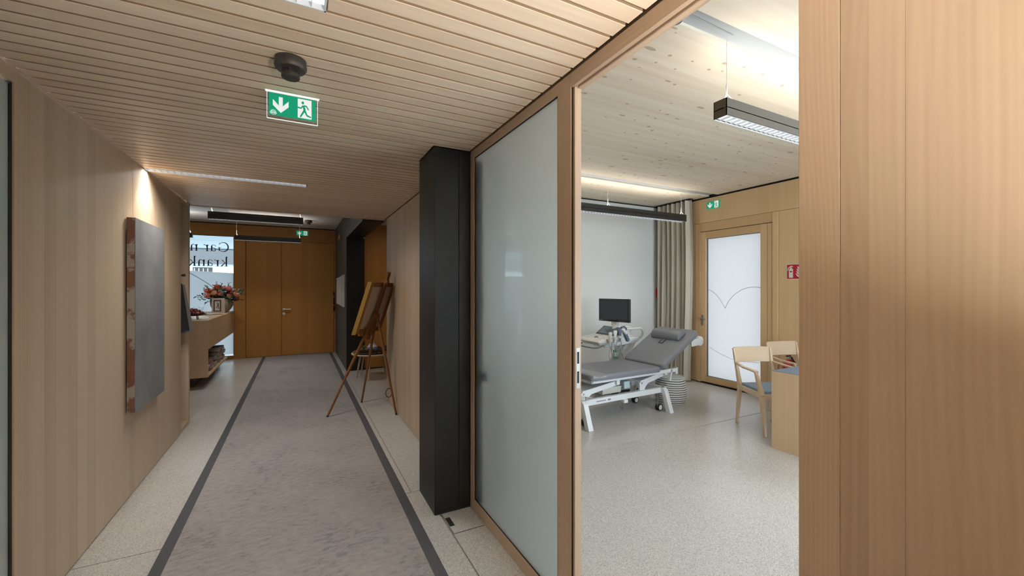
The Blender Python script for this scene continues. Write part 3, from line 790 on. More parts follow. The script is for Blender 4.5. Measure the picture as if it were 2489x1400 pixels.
# serif lettering (strokes), mirrored because it is read from outside
class Ink:
    def __init__(s): s.q = []
    def rib(s, pts, ws):
        n = len(pts); L = []; R = []
        for i, p in enumerate(pts):
            a = Vector(pts[max(i - 1, 0)]); b = Vector(pts[min(i + 1, n - 1)]); d = (b - a).normalized()
            w = ws[i] if isinstance(ws, (list, tuple)) else ws
            nn = Vector((-d.y, d.x)) * w / 2
            L.append(Vector(p) + nn); R.append(Vector(p) - nn)
        for i in range(n - 1): s.q.append([L[i], L[i + 1], R[i + 1], R[i]])
    def rect(s, x0, x1, z0, z1): s.q.append([Vector(p) for p in ((x0, z0), (x1, z0), (x1, z1), (x0, z1))])
def arc(cx, cz, rx, rz, a0, a1, n=14):
    return [(cx + rx * math.cos(math.radians(a0 + (a1 - a0) * i / n)), cz + rz * math.sin(math.radians(a0 + (a1 - a0) * i / n))) for i in range(n + 1)]
TH, TN = 0.085, 0.040
def aw(n, a, b, c): return [a + (b - a) * math.sin(PI * i / n) if c else a for i in range(n + 1)]
def stem(k, x, z0, z1, foot=True, flag=True):
    k.rect(x - TH / 2, x + TH / 2, z0, z1)
    if foot: k.rect(x - 0.085, x + 0.085, z0, z0 + TN)
    if flag: k.rib([(x - 0.09, z1 - 0.035), (x, z1 - 0.012)], TN)
def glyph(ch):
    k = Ink()
    if ch == 'G':
        k.rib(arc(0.36, 0.345, 0.31, 0.345, 40, 325, 24), [0.03 + 0.055 * max(0, math.sin(PI * i / 24)) ** 2 for i in range(25)])
        k.rect(0.575, 0.64, 0.06, 0.30); k.rect(0.48, 0.70, 0.29, 0.32); k.rect(0.585, 0.612, 0.50, 0.66); return k, 0.76
    if ch == 'a':
        k.rib([(0.07, 0.38), (0.10, 0.45), (0.19, 0.485), (0.28, 0.46), (0.315, 0.38)], [0.05, 0.035, 0.03, 0.045, TH]); k.rib([(0.315, 0.39), (0.315, 0.06), (0.34, 0.02), (0.41, 0.03)], [TH, TH, 0.04, 0.025])
        k.rib([(0.315, 0.29), (0.19, 0.265), (0.09, 0.20), (0.075, 0.11), (0.13, 0.03), (0.22, 0.025), (0.315, 0.09)], [TN, TN, 0.045, 0.055, 0.045, TN, TN]); return k, 0.46
    if ch == 'r':
        stem(k, 0.13, 0, 0.48); k.rib([(0.15, 0.33), (0.20, 0.43), (0.27, 0.475), (0.35, 0.455)], [TN, 0.035, 0.045, 0.06]); return k, 0.39
    if ch in 'nh':
        stem(k, 0.13, 0, 0.48 if ch == 'n' else 0.74); k.rib([(0.15, 0.36), (0.22, 0.44), (0.31, 0.475), (0.39, 0.445), (0.42, 0.35), (0.42, 0.02)], [TN, 0.035, 0.045, 0.055, TH, TH])
        k.rect(0.335, 0.505, 0, TN); return k, 0.56
    if ch == 'u':
        k.rect(0.10, 0.165, 0.10, 0.48); k.rib([(0.05, 0.455), (0.13, 0.468)], TN); k.rib([(0.132, 0.14), (0.145, 0.05), (0.22, 0.01), (0.31, 0.04), (0.40, 0.12)], [TH, 0.055, 0.045, 0.035, TN])
        k.rect(0.385, 0.45, 0.0, 0.48); k.rib([(0.33, 0.455), (0.41, 0.468)], TN); k.rect(0.40, 0.51, 0, TN); return k, 0.56
    if ch == 'i':
        stem(k, 0.13, 0, 0.48); k.q.append([Vector(p) for p in arc(0.125, 0.655, 0.045, 0.045, 0, 330, 11)]); return k, 0.28
    if ch == 'k':
        stem(k, 0.13, 0, 0.74); k.rib([(0.15, 0.20), (0.38, 0.455)], TN); k.rect(0.30, 0.46, 0.45, 0.478); k.rib([(0.22, 0.27), (0.43, 0.02)], [0.045, TH]); k.rect(0.36, 0.52, 0, TN); return k, 0.54
    if ch == 'c':
        k.rib(arc(0.25, 0.24, 0.19, 0.24, 45, 320, 18), [0.04 + 0.035 * math.sin(PI * i / 18) ** 2 for i in range(19)]); return k, 0.45
    if ch == 't':
        k.rib([(0.16, 0.62), (0.16, 0.09), (0.20, 0.02), (0.30, 0.04)], [0.045, TH, 0.045, TN]); k.rect(0.04, 0.30, 0.45, 0.48); return k, 0.34
    if ch == 'd':
        k.rect(0.36, 0.425, 0.0, 0.74); k.rib([(0.29, 0.715), (0.39, 0.728)], TN); k.rect(0.38, 0.49, 0, TN); k.rib(arc(0.25, 0.235, 0.19, 0.235, 40, 320, 18), [TN + 0.04 * math.sin(PI * i / 18) ** 2 for i in range(19)]); return k, 0.54
    if ch == 'e':
        k.rib(arc(0.25, 0.24, 0.19, 0.24, 0, 315, 18), [TN + 0.04 * math.sin(PI * i / 18) ** 2 for i in range(19)]); k.rect(0.07, 0.45, 0.235, 0.26); return k, 0.48
    if ch == 's':
        k.rib([(0.31, 0.38), (0.27, 0.45), (0.18, 0.475), (0.09, 0.42), (0.09, 0.33), (0.19, 0.25), (0.30, 0.19), (0.32, 0.10), (0.24, 0.02), (0.13, 0.02), (0.06, 0.11)], [0.03, 0.03, 0.03, 0.045, 0.05, 0.06, 0.055, 0.045, 0.03, 0.03, 0.03]); return k, 0.39
    if ch == 'g':
        k.rib(arc(0.22, 0.31, 0.15, 0.165, 0, 360, 18), 0.045); k.rib(arc(0.24, -0.09, 0.19, 0.11, 0, 360, 18), 0.04); k.rib([(0.14, 0.17), (0.12, 0.09), (0.30, 0.03)], 0.035); k.rib([(0.35, 0.43), (0.46, 0.46)], 0.04); return k, 0.48
    if ch == '.':
        k.q.append([Vector(p) for p in arc(0.1, 0.04, 0.045, 0.045, 0, 330, 11)]); return k, 0.22
    return k, 0.26
def lettering(text, x0, zb, em, right_align=False):
    gl = [glyph(c) for c in text]
    tot = sum(w for _, w in gl) * em
    cx = 0.0
    start = x0 + tot if right_align else x0
    mb = MB()
    for k, w in gl:
        for i, q in enumerate(k.q):
            yy = YF + 0.0462 + 0.00001 * (i % 4)
            mb.prism([(start - (cx + p.x) * em, zb + p.y * em) for p in q], 'y', yy, yy + 0.0006)
        cx += w
    return part(mb, 'lettering', 'text_ink', wv, weld=False)
lettering('Gar nicht', -1.345, 2.325, 0.285)
lettering('krank', -1.355, 2.005, 0.285)
lettering('ist auch', -3.52, 1.69, 0.27, True)
lettering('nicht', -3.66, 1.375, 0.27, True)
lettering('gesund.', -3.52, 1.065, 0.27, True)

# outdoors, seen through the entrance window
struct('ground_outside', MB().box(-14, 14, 10.95, 40, -0.15, -0.05), 'outdoor_ground', 'paved ground outside the entrance window')
cn = thing('canopy', 'pale blue canopy soffit seen through the entrance window', 'canopy', (-4, 14, 2.9))
mb = MB()
for i, (a, b_) in enumerate(((11.2, 11.95), (12.0, 13.3), (13.35, 15.2), (15.25, 18.2))):
    part(MB().box(-10, 0.5, a, b_, 2.98, 3.05), 'soffit_board', 'outdoor_soffit', cn, world=True)
part(MB().box(-10, 0.5, 11.2, 18.25, 3.05, 3.15), 'canopy_deck', 'outdoor_soffit_dark', cn, world=True)
part(MB().box(-10, 0.5, 18.2, 18.3, 2.93, 3.2), 'edge_trim', 'outdoor_soffit_dark', cn, world=True)
bl = thing('building', 'white building with dark roof edge seen through the entrance window', 'building', (-6, 24.5, -0.05))
part(MB().box(-16, 2, 24, 28, -0.05, 2.68), 'wall', 'outdoor_white', bl, world=True)
part(MB().box(-16, 2, 23.2, 28.2, 2.68, 3.6), 'roof_edge', 'outdoor_fascia', bl, world=True)
part(MB().box(-16, 2, 23.4, 24, 2.60, 2.68), 'gutter', 'outdoor_soffit', bl, world=True)
for x0 in (-3.75, -6.3):
    w = part(MB().box(x0 - 0.65, x0 + 0.10, 23.96, 24.02, 2.30, 2.52), 'window', 'outdoor_fascia', bl, world=True)
    for k in range(4):
        part(MB().box(x0 - 0.60 + k * 0.17, x0 - 0.57 + k * 0.17, 23.93, 23.97, 2.30, 2.48), 'mullion', 'outdoor_white', w, world=True)

# ------------------------------------------------------------------ runner rug
rg = thing('carpet_runner', 'long greyish mauve carpet runner with dark border stripes down the corridor', 'rug', (0, 5, 0))
part(MB().box(-0.650, 0.640, -1.2, 10.62, 0.0, 0.007), 'pile', 'rug_pile', rg, world=True)
part(MB().box(-0.712, -0.650, -1.2, 10.62, 0.0, 0.0075), 'border_stripe', 'rug_border', rg, world=True)
part(MB().box(0.640, 0.705, -1.2, 10.62, 0.0, 0.0075), 'border_stripe', 'rug_border', rg, world=True)

# floor outlet
fo = thing('floor_outlet', 'square terrazzo floor outlet cover with black slot beside the dark column', 'outlet', (0.96, 2.56, 0))
part(MB().box(0.858, 1.064, 2.440, 2.690, 0.0, 0.0012), 'rim', 'gap_black', fo, world=True)
part(MB().box(0.860, 1.062, 2.443, 2.688, 0.0, 0.0024), 'cover', 'terrazzo', fo, world=True)
part(MB().box(0.862, 0.894, 2.525, 2.630, 0.0012, 0.0032), 'cable_flap', 'gap_black', fo, world=True)

# ------------------------------------------------------------------ lamps
def corridor_light(lu, label, power, spot, spread):
    x0, x1, y0, y1 = lu
    t = thing('recessed_light', label, 'ceiling light', ((x0 + x1) / 2, (y0 + y1) / 2, HC), group='recessed corridor lights')
    rim = MB()
    for q in ((x0, x1, y0, y0 + 0.006), (x0, x1, y1 - 0.006, y1), (x0, x0 + 0.006, y0, y1), (x1 - 0.006, x1, y0, y1)):
        rim.box(*q, HC - 0.003, HC + 0.022)
    part(rim, 'rim', 'white_metal', t, world=True)
    part(MB().box(x0, x1, y0, y1, HC + 0.017, HC + 0.023), 'reflector', 'louvre', t, world=True)
    n = int((x1 - x0) / 0.044)
    lm = MB().box(-0.0012, 0.0012, -(y1 - y0) / 2 + 0.006, (y1 - y0) / 2 - 0.006, 0.0, 0.017).mesh('louvre_blade')
    lm.materials.append(MATS['white_metal'])
    for i in range(1, n):
        o = obj('louvre_blade', lm, None, t)
        o.location = (x0 + (x1 - x0) * i / n - (x0 + x1) / 2, 0, 0.0)
    area(t, (0, 0, -0.004), (0, 0, 0), x1 - x0 - 0.02, y1 - y0 - 0.02, power, NEUT, spread)
    if spot:
        l = bpy.data.lights.new('wall_beam', 'SPOT'); l.energy = spot; l.color = NEUT
        l.spot_size = math.radians(92); l.spot_blend = 0.3; l.shadow_soft_size = 0.012
        o = bpy.data.objects.new('wall_beam', l); COL.objects.link(o); o.parent = t
        o.location = (x0 + 0.05 - (x0 + x1) / 2, 0, -0.006)
        o.rotation_euler = (0, math.radians(-3), 0)
    return t
corridor_light(LUM_FAR, 'long recessed ceiling light farther along the corridor by the painting', P_CORR_FAR, P_CORR_SPOT, 150)
corridor_light(LUM_NEAR, 'nearer recessed ceiling light cut off at the top of the picture', P_CORR_NEAR, 0, 110)

def pendant(label, x0, x1, y, z0, z1, mat, ceil_z, wires, up, down, wd=0.085, grp=None, loop=True, louvre='louvre_bright'):
    cx = (x0 + x1) / 2
    t = thing('pendant_light', label, 'pendant lamp', (cx, y, z0), group=grp)
    h = z1 - z0; L = (x1 - x0) / 2; w = wd / 2
    b = MB()
    b.box(-L, L, -w, -w + 0.004, 0, h).box(-L, L, w - 0.004, w, 0, h).box(-L, -L + 0.004, -w, w, 0, h).box(L - 0.004, L, -w, w, 0, h)
    b.box(-L, L, -w, w, h * 0.45, h * 0.5)
    part(b, 'housing', mat, t)
    part(MB().box(-L + 0.004, L - 0.004, -w + 0.004, w - 0.004, 0.012, 0.018), 'reflector', louvre, t)
    n = max(6, int((x1 - x0) / 0.05))
    lm = MB().box(-0.0015, 0.0015, -w + 0.004, w - 0.004, 0.0, 0.012).mesh('louvre_blade')
    lm.materials.append(MATS['white_metal'])
    for i in range(1, n):
        o = obj('louvre_blade', lm, None, t); o.location = (-L + 2 * L * i / n, 0, 0)
    rm = MB().box(-L, L, -w, -w + 0.005, -0.002, 0.003).box(-L, L, w - 0.005, w, -0.002, 0.003)
    part(rm, 'louvre_rim', 'white_metal', t)
    for wx in wires:
        part(MB().cyl((wx - cx, 0, h + 0.02), (wx - cx, 0, ceil_z - z0), 0.0016, n=6), 'suspension_wire', 'wire', t)
        part(MB().cyl((wx - cx, 0, h + 0.05), (wx - cx, 0, h + 0.10), 0.005, n=8), 'wire_clamp', 'wire', t)
        part(MB().tube([(wx - cx, 0, h + 0.05), (wx - cx + 0.012, -w + 0.005, h - 0.002)], 0.002, 6).tube([(wx - cx, 0, h + 0.05), (wx - cx + 0.012, w - 0.005, h - 0.002)], 0.002, 6), 'wire_yoke', 'wire', t)
    if down: area(t, (0, 0, -0.003), (0, 0, 0), 2 * L - 0.02, wd - 0.012, down, NEUT, 115)
    if up: area(t, (0, 0, h + 0.004), (PI, 0, 0), 2 * L - 0.02, wd - 0.012, up, NEUT, 160)
    return t
pendant('bronze pendant light in the treatment room, end on beside the grey ceiling channel', 2.20, 4.40, 1.585, 2.535, 2.638, 'lamp_bronze', HR + 0.015, (2.26, 4.34), P_ROOM_UP, P_ROOM_DOWN)
pendant('long black pendant light in front of the white wall and curtain', 2.60, 5.32, 4.445, 2.560, 2.668, 'lamp_body', HR, (5.25, 3.80, 2.70), P_ROOM_UP, P_ROOM_DOWN)
pendant('nearer of the two long black pendant lights before the entrance door', -1.18, 0.064, 7.42, 2.555, 2.662, 'lamp_body', HF, (-1.14, 0.02), P_FOYER_UP, P_FOYER_DOWN, wd=0.08)
pendant('farther black pendant light crossing the top of the entrance door', -1.085, 0.045, 9.40, 2.457, 2.545, 'lamp_body', HF, (-1.055, 0.015), P_FOYER_UP, P_FOYER_DOWN, wd=0.07)
pendant('black pendant light end beside the window lettering, left of the others', -2.86, -1.729, 9.40, 2.462, 2.549, 'lamp_body', HF, (-2.80, -1.77), P_FOYER_UP, P_FOYER_DOWN, wd=0.07)
# added uplighter, unseen behind the camera, to brighten the corridor ceiling
tl = thing('fill_uplighter', 'added slim uplighter floor lamp, unseen behind the camera, brightening the corridor ceiling', 'floor lamp', (0.86, -0.65, 0))
part(MB().lathe([(0.0, 0.0), (0.14, 0.0), (0.14, 0.015), (0.02, 0.03), (0.0, 0.03)], n=32), 'base', 'lamp_body', tl, smooth=True)
part(MB().cyl((0, 0, 0.03), (0, 0, 1.04), 0.011, n=12), 'pole', 'lamp_body', tl, smooth=True)
part(MB().lathe([(0.0, 1.04), (0.05, 1.045), (0.13, 1.10), (0.17, 1.15), (0.165, 1.15), (0.125, 1.105), (0.0, 1.055)], n=32), 'bowl_shade', 'lamp_body', tl, smooth=True)
area(tl, (0, 0, 1.13), (PI, 0, 0), 0.22, 0.22, P_FILL_UP, NEUT, 142)
# small downlight added out of sight to light the side hall
hl = thing('fill_light', 'small round recessed downlight added out of sight to light the side hall', 'ceiling light', (1.9, 7.0, 2.745))
part(MB().lathe([(0.05, -0.002), (0.06, -0.004), (0.06, 0.004), (0.0, 0.004)], n=20), 'lens', 'lens_white', hl, smooth=True)
area(hl, (0, 0, -0.008), (0, 0, 0), 0.08, 0.08, P_HALL_FILL, WARM, 170)
# thin cable running along the grey channel
cb = obj('lamp_cable', MB().tube([(1.80, 1.53, HR + 0.012), (2.26, 1.545, HR + 0.012)], 0.002, 6).mesh('lamp_cable'), 'cable_grey')
tag(cb, 'thin grey lamp cable along the ceiling channel of the treatment room', 'cable')

# ------------------------------------------------------------------ detectors
def detector(label, x, y, z, s=1.0, mat='detector'):
    t = thing('smoke_detector', label, 'smoke detector', (x, y, z))
    part(MB().lathe([(0.0, 0.0), (0.060 * s, 0.0), (0.060 * s, -0.022 * s), (0.0, -0.022 * s)], n=36), 'base', mat, t, smooth=True)
    part(MB().lathe([(0.0, -0.022 * s), (0.0615 * s, -0.022 * s), (0.0615 * s, -0.034 * s), (0.055 * s, -0.042 * s), (0.036 * s, -0.044 * s), (0.0, -0.044 * s)], n=36), 'body', mat, t, smooth=True)
    part(MB().lathe([(0.0, -0.04 * s), (0.028 * s, -0.04 * s), (0.028 * s, -0.064 * s), (0.0, -0.064 * s)], n=28), 'sensor_core', 'detector_dark', t, smooth=True)
    for k in range(3):
        part(MB().lathe([(0.030 * s, -(0.046 + 0.006 * k) * s), (0.034 * s, -(0.046 + 0.006 * k) * s), (0.034 * s, -(0.0485 + 0.006 * k) * s), (0.030 * s, -(0.0485 + 0.006 * k) * s), (0.030 * s, -(0.046 + 0.006 * k) * s)], n=28), 'sensor_ring', mat, t, smooth=True)
    for k in range(6):
        a = k * PI / 3 + 0.45
        part(MB().box(-0.0015, 0.0015, -0.0012, 0.0012, -0.064 * s, -0.044 * s).xf(Matrix.Translation((0.033 * s * math.cos(a), 0.033 * s * math.sin(a), 0))), 'sensor_rib', mat, t)
    part(MB().lathe([(0.0, -0.062 * s), (0.035 * s, -0.062 * s), (0.035 * s, -0.074 * s), (0.032 * s, -0.077 * s), (0.0, -0.077 * s)], n=28), 'sensor_cap', mat, t, smooth=True)
    return t
detector('dark brown smoke detector on the slatted corridor ceiling', -0.030, 1.965, HC, 1.0)
detector('small dark smoke detector on the foyer ceiling', 0.18, 9.50, HF, 1.15)
detector('blue grey detector half hidden by the door header in the treatment room', 1.775, 1.535, HR + 0.015, 0.95, 'detector_grey')

# ------------------------------------------------------------------ escape signs
def figure_ribs(k):
    W_ = 0.075
    k.q.append([Vector(p) for p in arc(0.38, 0.85, 0.095, 0.085, 0, 345, 15)])
    k.rib([(0.42, 0.70), (0.50, 0.50), (0.52, 0.42)], [0.13, 0.17, 0.14])
    k.rib([(0.44, 0.70), (0.66, 0.68), (0.80, 0.50)], 0.085)
    k.rib([(0.40, 0.70), (0.26, 0.54), (0.02, 0.56)], 0.085)
    k.rib([(0.50, 0.44), (0.38, 0.28), (0.20, 0.05)], [0.14, 0.12, 0.10])
    k.rib([(0.52, 0.44), (0.64, 0.24), (0.70, 0.17), (0.98, 0.11)], [0.14, 0.12, 0.10, 0.075])
def exit_sign(label, loc, rz, w, h, acrylic=False, logo=True):
    t = thing('exit_sign', label, 'exit sign', loc, rz)
    # local: x right, -y towards the viewer, z up, origin at bottom centre
    th = 0.004
    bp = part(MB().box(-w / 2, w / 2, -th, th, 0, h), 'sign_plate', 'sign_green', t)
    def flat(k, name, mat, layer, sx, sz, ox, oz):
        mb = MB()
        for i, q in enumerate(k.q):
            yy = -th - 0.0006 * layer - 0.00002 * (i % 5)
            mb.prism([(ox + p.x * sx, oz + p.y * sz) for p in q], 'y', yy - 0.0004, -th + 0.0001)
        return part(mb, name, mat, t, weld=False)
    a = Ink()
    a.rect(-0.13, 0.13, 0.42, 1.0)
    a.q.append([Vector(p) for p in ((-0.52, 0.80), (-0.52, 0.42), (0, -0.02), (0, 0.30))])
    a.q.append([Vector(p) for p in ((0.52, 0.80), (0.0, 0.30), (0, -0.02), (0.52, 0.42))])
    a.q.append([Vector(p) for p in ((-0.13, 0.46), (0.0, 0.28), (0.13, 0.46))])
    flat(a, 'arrow', 'sign_white', 1, h * 0.62, h * 0.72, -w / 2 + w * 0.245, h * 0.14)
    d = Ink(); d.rect(0, 1, 0.0, 1.0)
    flat(d, 'doorway', 'sign_white', 1, w * 0.30, h * 0.90, w * 0.105, h * 0.05)
    f = Ink(); figure_ribs(f)
    flat(f, 'running_figure', 'sign_green', 2, w * 0.30, h * 0.86, w * 0.100, h * 0.05)
    if logo:
        lg = Ink()
        lg.rib(arc(0, 0, 0.5, 0.30, 0, 360, 20), 0.07); lg.rect(-0.36, 0.36, -0.08, 0.10); lg.rib(arc(0, 0.1, 0.4, 0.42, 20, 160, 10), 0.06)
        flat(lg, 'emblem', 'sign_white', 1, w * 0.13, w * 0.13, -w / 2 + w * 0.09, h * 0.09)
    if acrylic:
        part(MB().box(-w / 2 - 0.008, w / 2 + 0.008, th, th + 0.006, -0.016, h + 0.016), 'acrylic_panel', 'acrylic', t)
        e = MB(); e.box(-w / 2 - 0.009, w / 2 + 0.009, th, th + 0.006, -0.0175, -0.016)
        e.box(-w / 2 - 0.0095, -w / 2 - 0.008, th, th + 0.006, -0.016, h + 0.016).box(w / 2 + 0.008, w / 2 + 0.0095, th, th + 0.006, -0.016, h + 0.016)
        part(e, 'lit_edge', 'edge_light', t)
        part(MB().box(-w / 2 - 0.016, w / 2 + 0.016, th - 0.006, th + 0.012, h + 0.011, h + 0.016), 'light_slot', 'edge_light', t)
    return t
exit_sign('green escape sign on clear acrylic hanging from the corridor ceiling', (-0.0255, 2.305, 2.373), 0, 0.204, 0.104, True)
exit_sign('small green escape sign on the beam above the entrance door', (0.0765, YF - 0.005, 2.757), 0, 0.237, 0.108, False, False)
exit_sign('green escape sign on the wood wall above the frosted door', (XD - 0.005, 4.314, 2.795), -PI / 2, 0.226, 0.118, False, False)

# fire extinguisher sign
fs = thing('fire_sign', 'red fire extinguisher sign on the wood wall of the treatment room', 'safety sign', (XD - 0.002, 3.112, 1.65), -PI / 2)
part(MB().box(-0.102, 0.102, -0.001, 0.001, 0, 0.204), 'sign_border', 'sign_cream', fs)
part(MB().box(-0.095, 0.095, -0.002, 0.001, 0.007, 0.197), 'sign_field', 'sign_red', fs)
def fsflat(k, name, mat, layer):
    mb = MB()
    for i, q in enumerate(k.q):
        yy = -0.002 - 0.0005 * layer
        mb.prism([(p.x, p.y) for p in q], 'y', yy - 0.0003 - 0.00002 * (i % 5), -0.0019)
    part(mb, name, mat, fs, weld=False)
k = Ink()
k.q.append([Vector(p) for p in [(-0.070, 0.022), (-0.020, 0.022), (-0.020, 0.125)] + arc(-0.045, 0.125, 0.025, 0.025, 0, 180, 10) + [(-0.070, 0.125)]])
k.rect(-0.053, -0.037, 0.145, 0.165); k.rib([(-0.068, 0.160), (-0.040, 0.176), (-0.020, 0.168)], 0.012); k.rib([(-0.050, 0.168), (-0.078, 0.150), (-0.085, 0.118)], 0.010)
fsflat(k, 'extinguisher_symbol', 'sign_cream', 1)
k = Ink(); k.rect(-0.060, -0.030, 0.095, 0.112); fsflat(k, 'symbol_label', 'sign_red', 2)
k = Ink()
for j in range(4):
    k.rib([(0.075, 0.030 + 0.03 * j), (0.035 + 0.004 * j, 0.050 + 0.034 * j), (0.015 + 0.006 * j, 0.080 + 0.03 * j)], [0.03, 0.02, 0.004])
fsflat(k, 'flame_symbol', 'sign_cream', 1)

# red alarm point on the white wall beside the curtain
ap = thing('alarm_point', 'small red alarm point on the white wall beside the curtain', 'alarm', (5.765, YB, 1.375))
part(MB().box(-0.05, 0.05, -0.04, 0, 0, 0.16), 'case', 'red_gloss', ap, 0.005)
part(MB().box(-0.03, 0.03, -0.043, -0.04, 0.05, 0.11), 'window', 'sign_cream', ap)

# fire extinguisher
fe = thing('fire_extinguisher', 'red fire extinguisher standing behind the rear chair', 'extinguisher', (5.715, 3.11, 0))
part(MB().lathe([(0.0, 0.0), (0.075, 0.0), (0.085, 0.02), (0.085, 0.50), (0.07, 0.56), (0.03, 0.60), (0.0, 0.60)], n=24), 'cylinder', 'red_gloss', fe, smooth=True)
part(MB().cyl((0, 0, 0.59), (0, 0, 0.64), 0.018, n=12), 'valve', 'steel', fe)
part(MB().box(-0.075, 0.015, -0.01, 0.01, 0.64, 0.655), 'handle', 'black_plastic', fe, 0.002)
part(MB().tube([(0.0, -0.02, 0.63), (-0.05, -0.08, 0.58), (-0.06, -0.10, 0.40), (-0.05, -0.10, 0.2)], 0.01, 8), 'hose', 'rubber', fe, smooth=True)
part(MB().lathe([(0.0855, 0.22), (0.0858, 0.22), (0.0858, 0.42), (0.0855, 0.42)], n=24), 'label_band', 'sign_cream', fe, smooth=True)

# ------------------------------------------------------------------ painting on the left wall
pt = thing('painting', 'thick grey cement textured painting with rusty edges on the left wall', 'painting', (-1.06, 4.24, 0.63))
part(MB().box(-1.048, -1.044, 3.880, 4.600, 0.635, 2.040), 'painted_face', 'cement_face', pt, world=True)
part(MB().box(-1.092, -1.048, 3.880, 4.600, 0.635, 2.040), 'canvas_body', 'rusty_edge', pt, world=True)

# coat, hook in the niche
hk = thing('coat_hook', 'small black coat hook in the wall niche', 'hook', (-1.30, 5.448, 1.66))
part(MB().cyl((0, 0, 0), (0, 0.012, 0), 0.022, n=14).tube([(0, 0.0, 0), (0.10, 0.05, 0.0), (0.215, 0.06, 0.01)], 0.008, 8).cyl((0.20, 0.06, 0.01), (0.225, 0.06, 0.012), 0.014, n=12), 'peg', 'bowl_iron', hk, smooth=True)
ct = thing('coat', 'black and grey garment hanging at the edge of the wall niche', 'coat', (-1.16, 5.58, 1.06))
def coat_fn(y0, y1, x0t, x1t, x0b, x1b, zt, zb, amp, ph):
    def fn(u, v):
        z = zt + (zb - zt) * v
        x0 = x0t + (x0b - x0t) * v; x1 = x1t + (x1b - x1t) * v
        a = 2 * PI * u
        cx, cy = (x0 + x1) / 2, (y0 + y1) / 2
        rx = (x1 - x0) / 2 * (1 + amp * math.sin(5 * a + ph)); ry = (y1 - y0) / 2 * (1 + amp * math.sin(4 * a + ph))
        return (cx + rx * math.cos(a), cy + ry * math.sin(a), z)
    return fn
part(MB().grid(coat_fn(5.50, 5.60, -1.32, -1.115, -1.36, -1.055, 1.58, 1.075, 0.06, 0.3), 40, 8, True), 'coat_body', 'coat_black', ct, smooth=True, world=True)
part(MB().grid(coat_fn(5.60, 5.70, -1.30, -1.115, -1.34, -1.035, 1.57, 1.050, 0.06, 1.3), 40, 8, True), 'coat_lining', 'coat_grey', ct, smooth=True, world=True)

# ------------------------------------------------------------------ reception counter in the foyer
cx1 = -1.222
ctr = thing('reception_counter', 'pale wood reception counter with open shelf in front of the entrance window', 'counter', (-1.6, 9.2, 0))
YN = 7.66
part(MB().box(-1.95, cx1, YN, 10.66, 1.012, 1.045), 'top', 'counter_y', ctr, 0.001, 1, world=True)
part(MB().box(cx1 - 0.035, cx1 - 0.001, YN + 0.03, 10.66, 0.60, 1.012), 'front_panel', 'counter_y', ctr, world=True)
part(MB().box(-1.95, cx1 - 0.0005, YN + 0.0005, YN + 0.035, 0.18, 1.012), 'end_panel', 'counter_x', ctr, world=True)
part(MB().box(-1.95, cx1 - 0.002, YN + 0.035, 9.60, 0.18, 0.21), 'shelf_board', 'counter_y', ctr, world=True)
part(MB().box(-1.62, -1.60, YN + 0.035, 10.66, 0.18, 1.012), 'shelf_back', 'larch_z', ctr, world=True)
part(MB().box(-1.60, cx1 - 0.036, YN + 0.035, 10.66, 0.60, 0.615), 'shelf_top', 'counter_y', ctr, world=True)
part(MB().box(-1.90, -1.45, YN + 0.25, 10.4, 0.0, 0.18), 'plinth', 'grey_wall', ctr, world=True)
# books lying on the shelf
rb = random.Random(3)
stacks = [(7.86, 4), (8.20, 5), (8.58, 6), (8.98, 8), (9.36, 7)]
bnames = ['cream', 'dark green', 'brick red', 'teal grey', 'ivory', 'black']
ordn = ['first', 'second', 'third', 'fourth', 'fifth']
posn = ['bottom', 'second from bottom', 'third from bottom', 'fourth from bottom', 'fifth from bottom', 'sixth from bottom', 'seventh from bottom', 'top']
for si, (yc, n) in enumerate(stacks):
    z = 0.21
    for k in range(n):
        w = 0.20 + rb.random() * 0.06; l = 0.24 + rb.random() * 0.05; h = 0.022 + rb.random() * 0.018
        mi = rb.randrange(6)
        b = thing('book', '%s book, %s in %s stack from counter end' % (bnames[mi], 'top' if k == n - 1 else posn[k], ordn[si]), 'book',
                  (cx1 - 0.02 - w / 2 - rb.random() * 0.03, yc + rb.uniform(-0.012, 0.012), z), rb.uniform(-0.04, 0.04), 'books on the counter shelf')
        part(MB().box(-w / 2 + 0.003, w / 2 - 0.003, -l / 2 + 0.004, l / 2 - 0.004, 0.003, h - 0.003), 'pages', 'book_4', b)
        part(MB().box(-w / 2, w / 2, -l / 2, l / 2, 0, 0.003).box(-w / 2, w / 2, -l / 2, l / 2, h - 0.003, h).box(-w / 2, -w / 2 + 0.003, -l / 2, l / 2, 0.003, h - 0.003), 'cover', 'book_%d' % mi, b)
        z += h + 0.0005
CT = 1.045
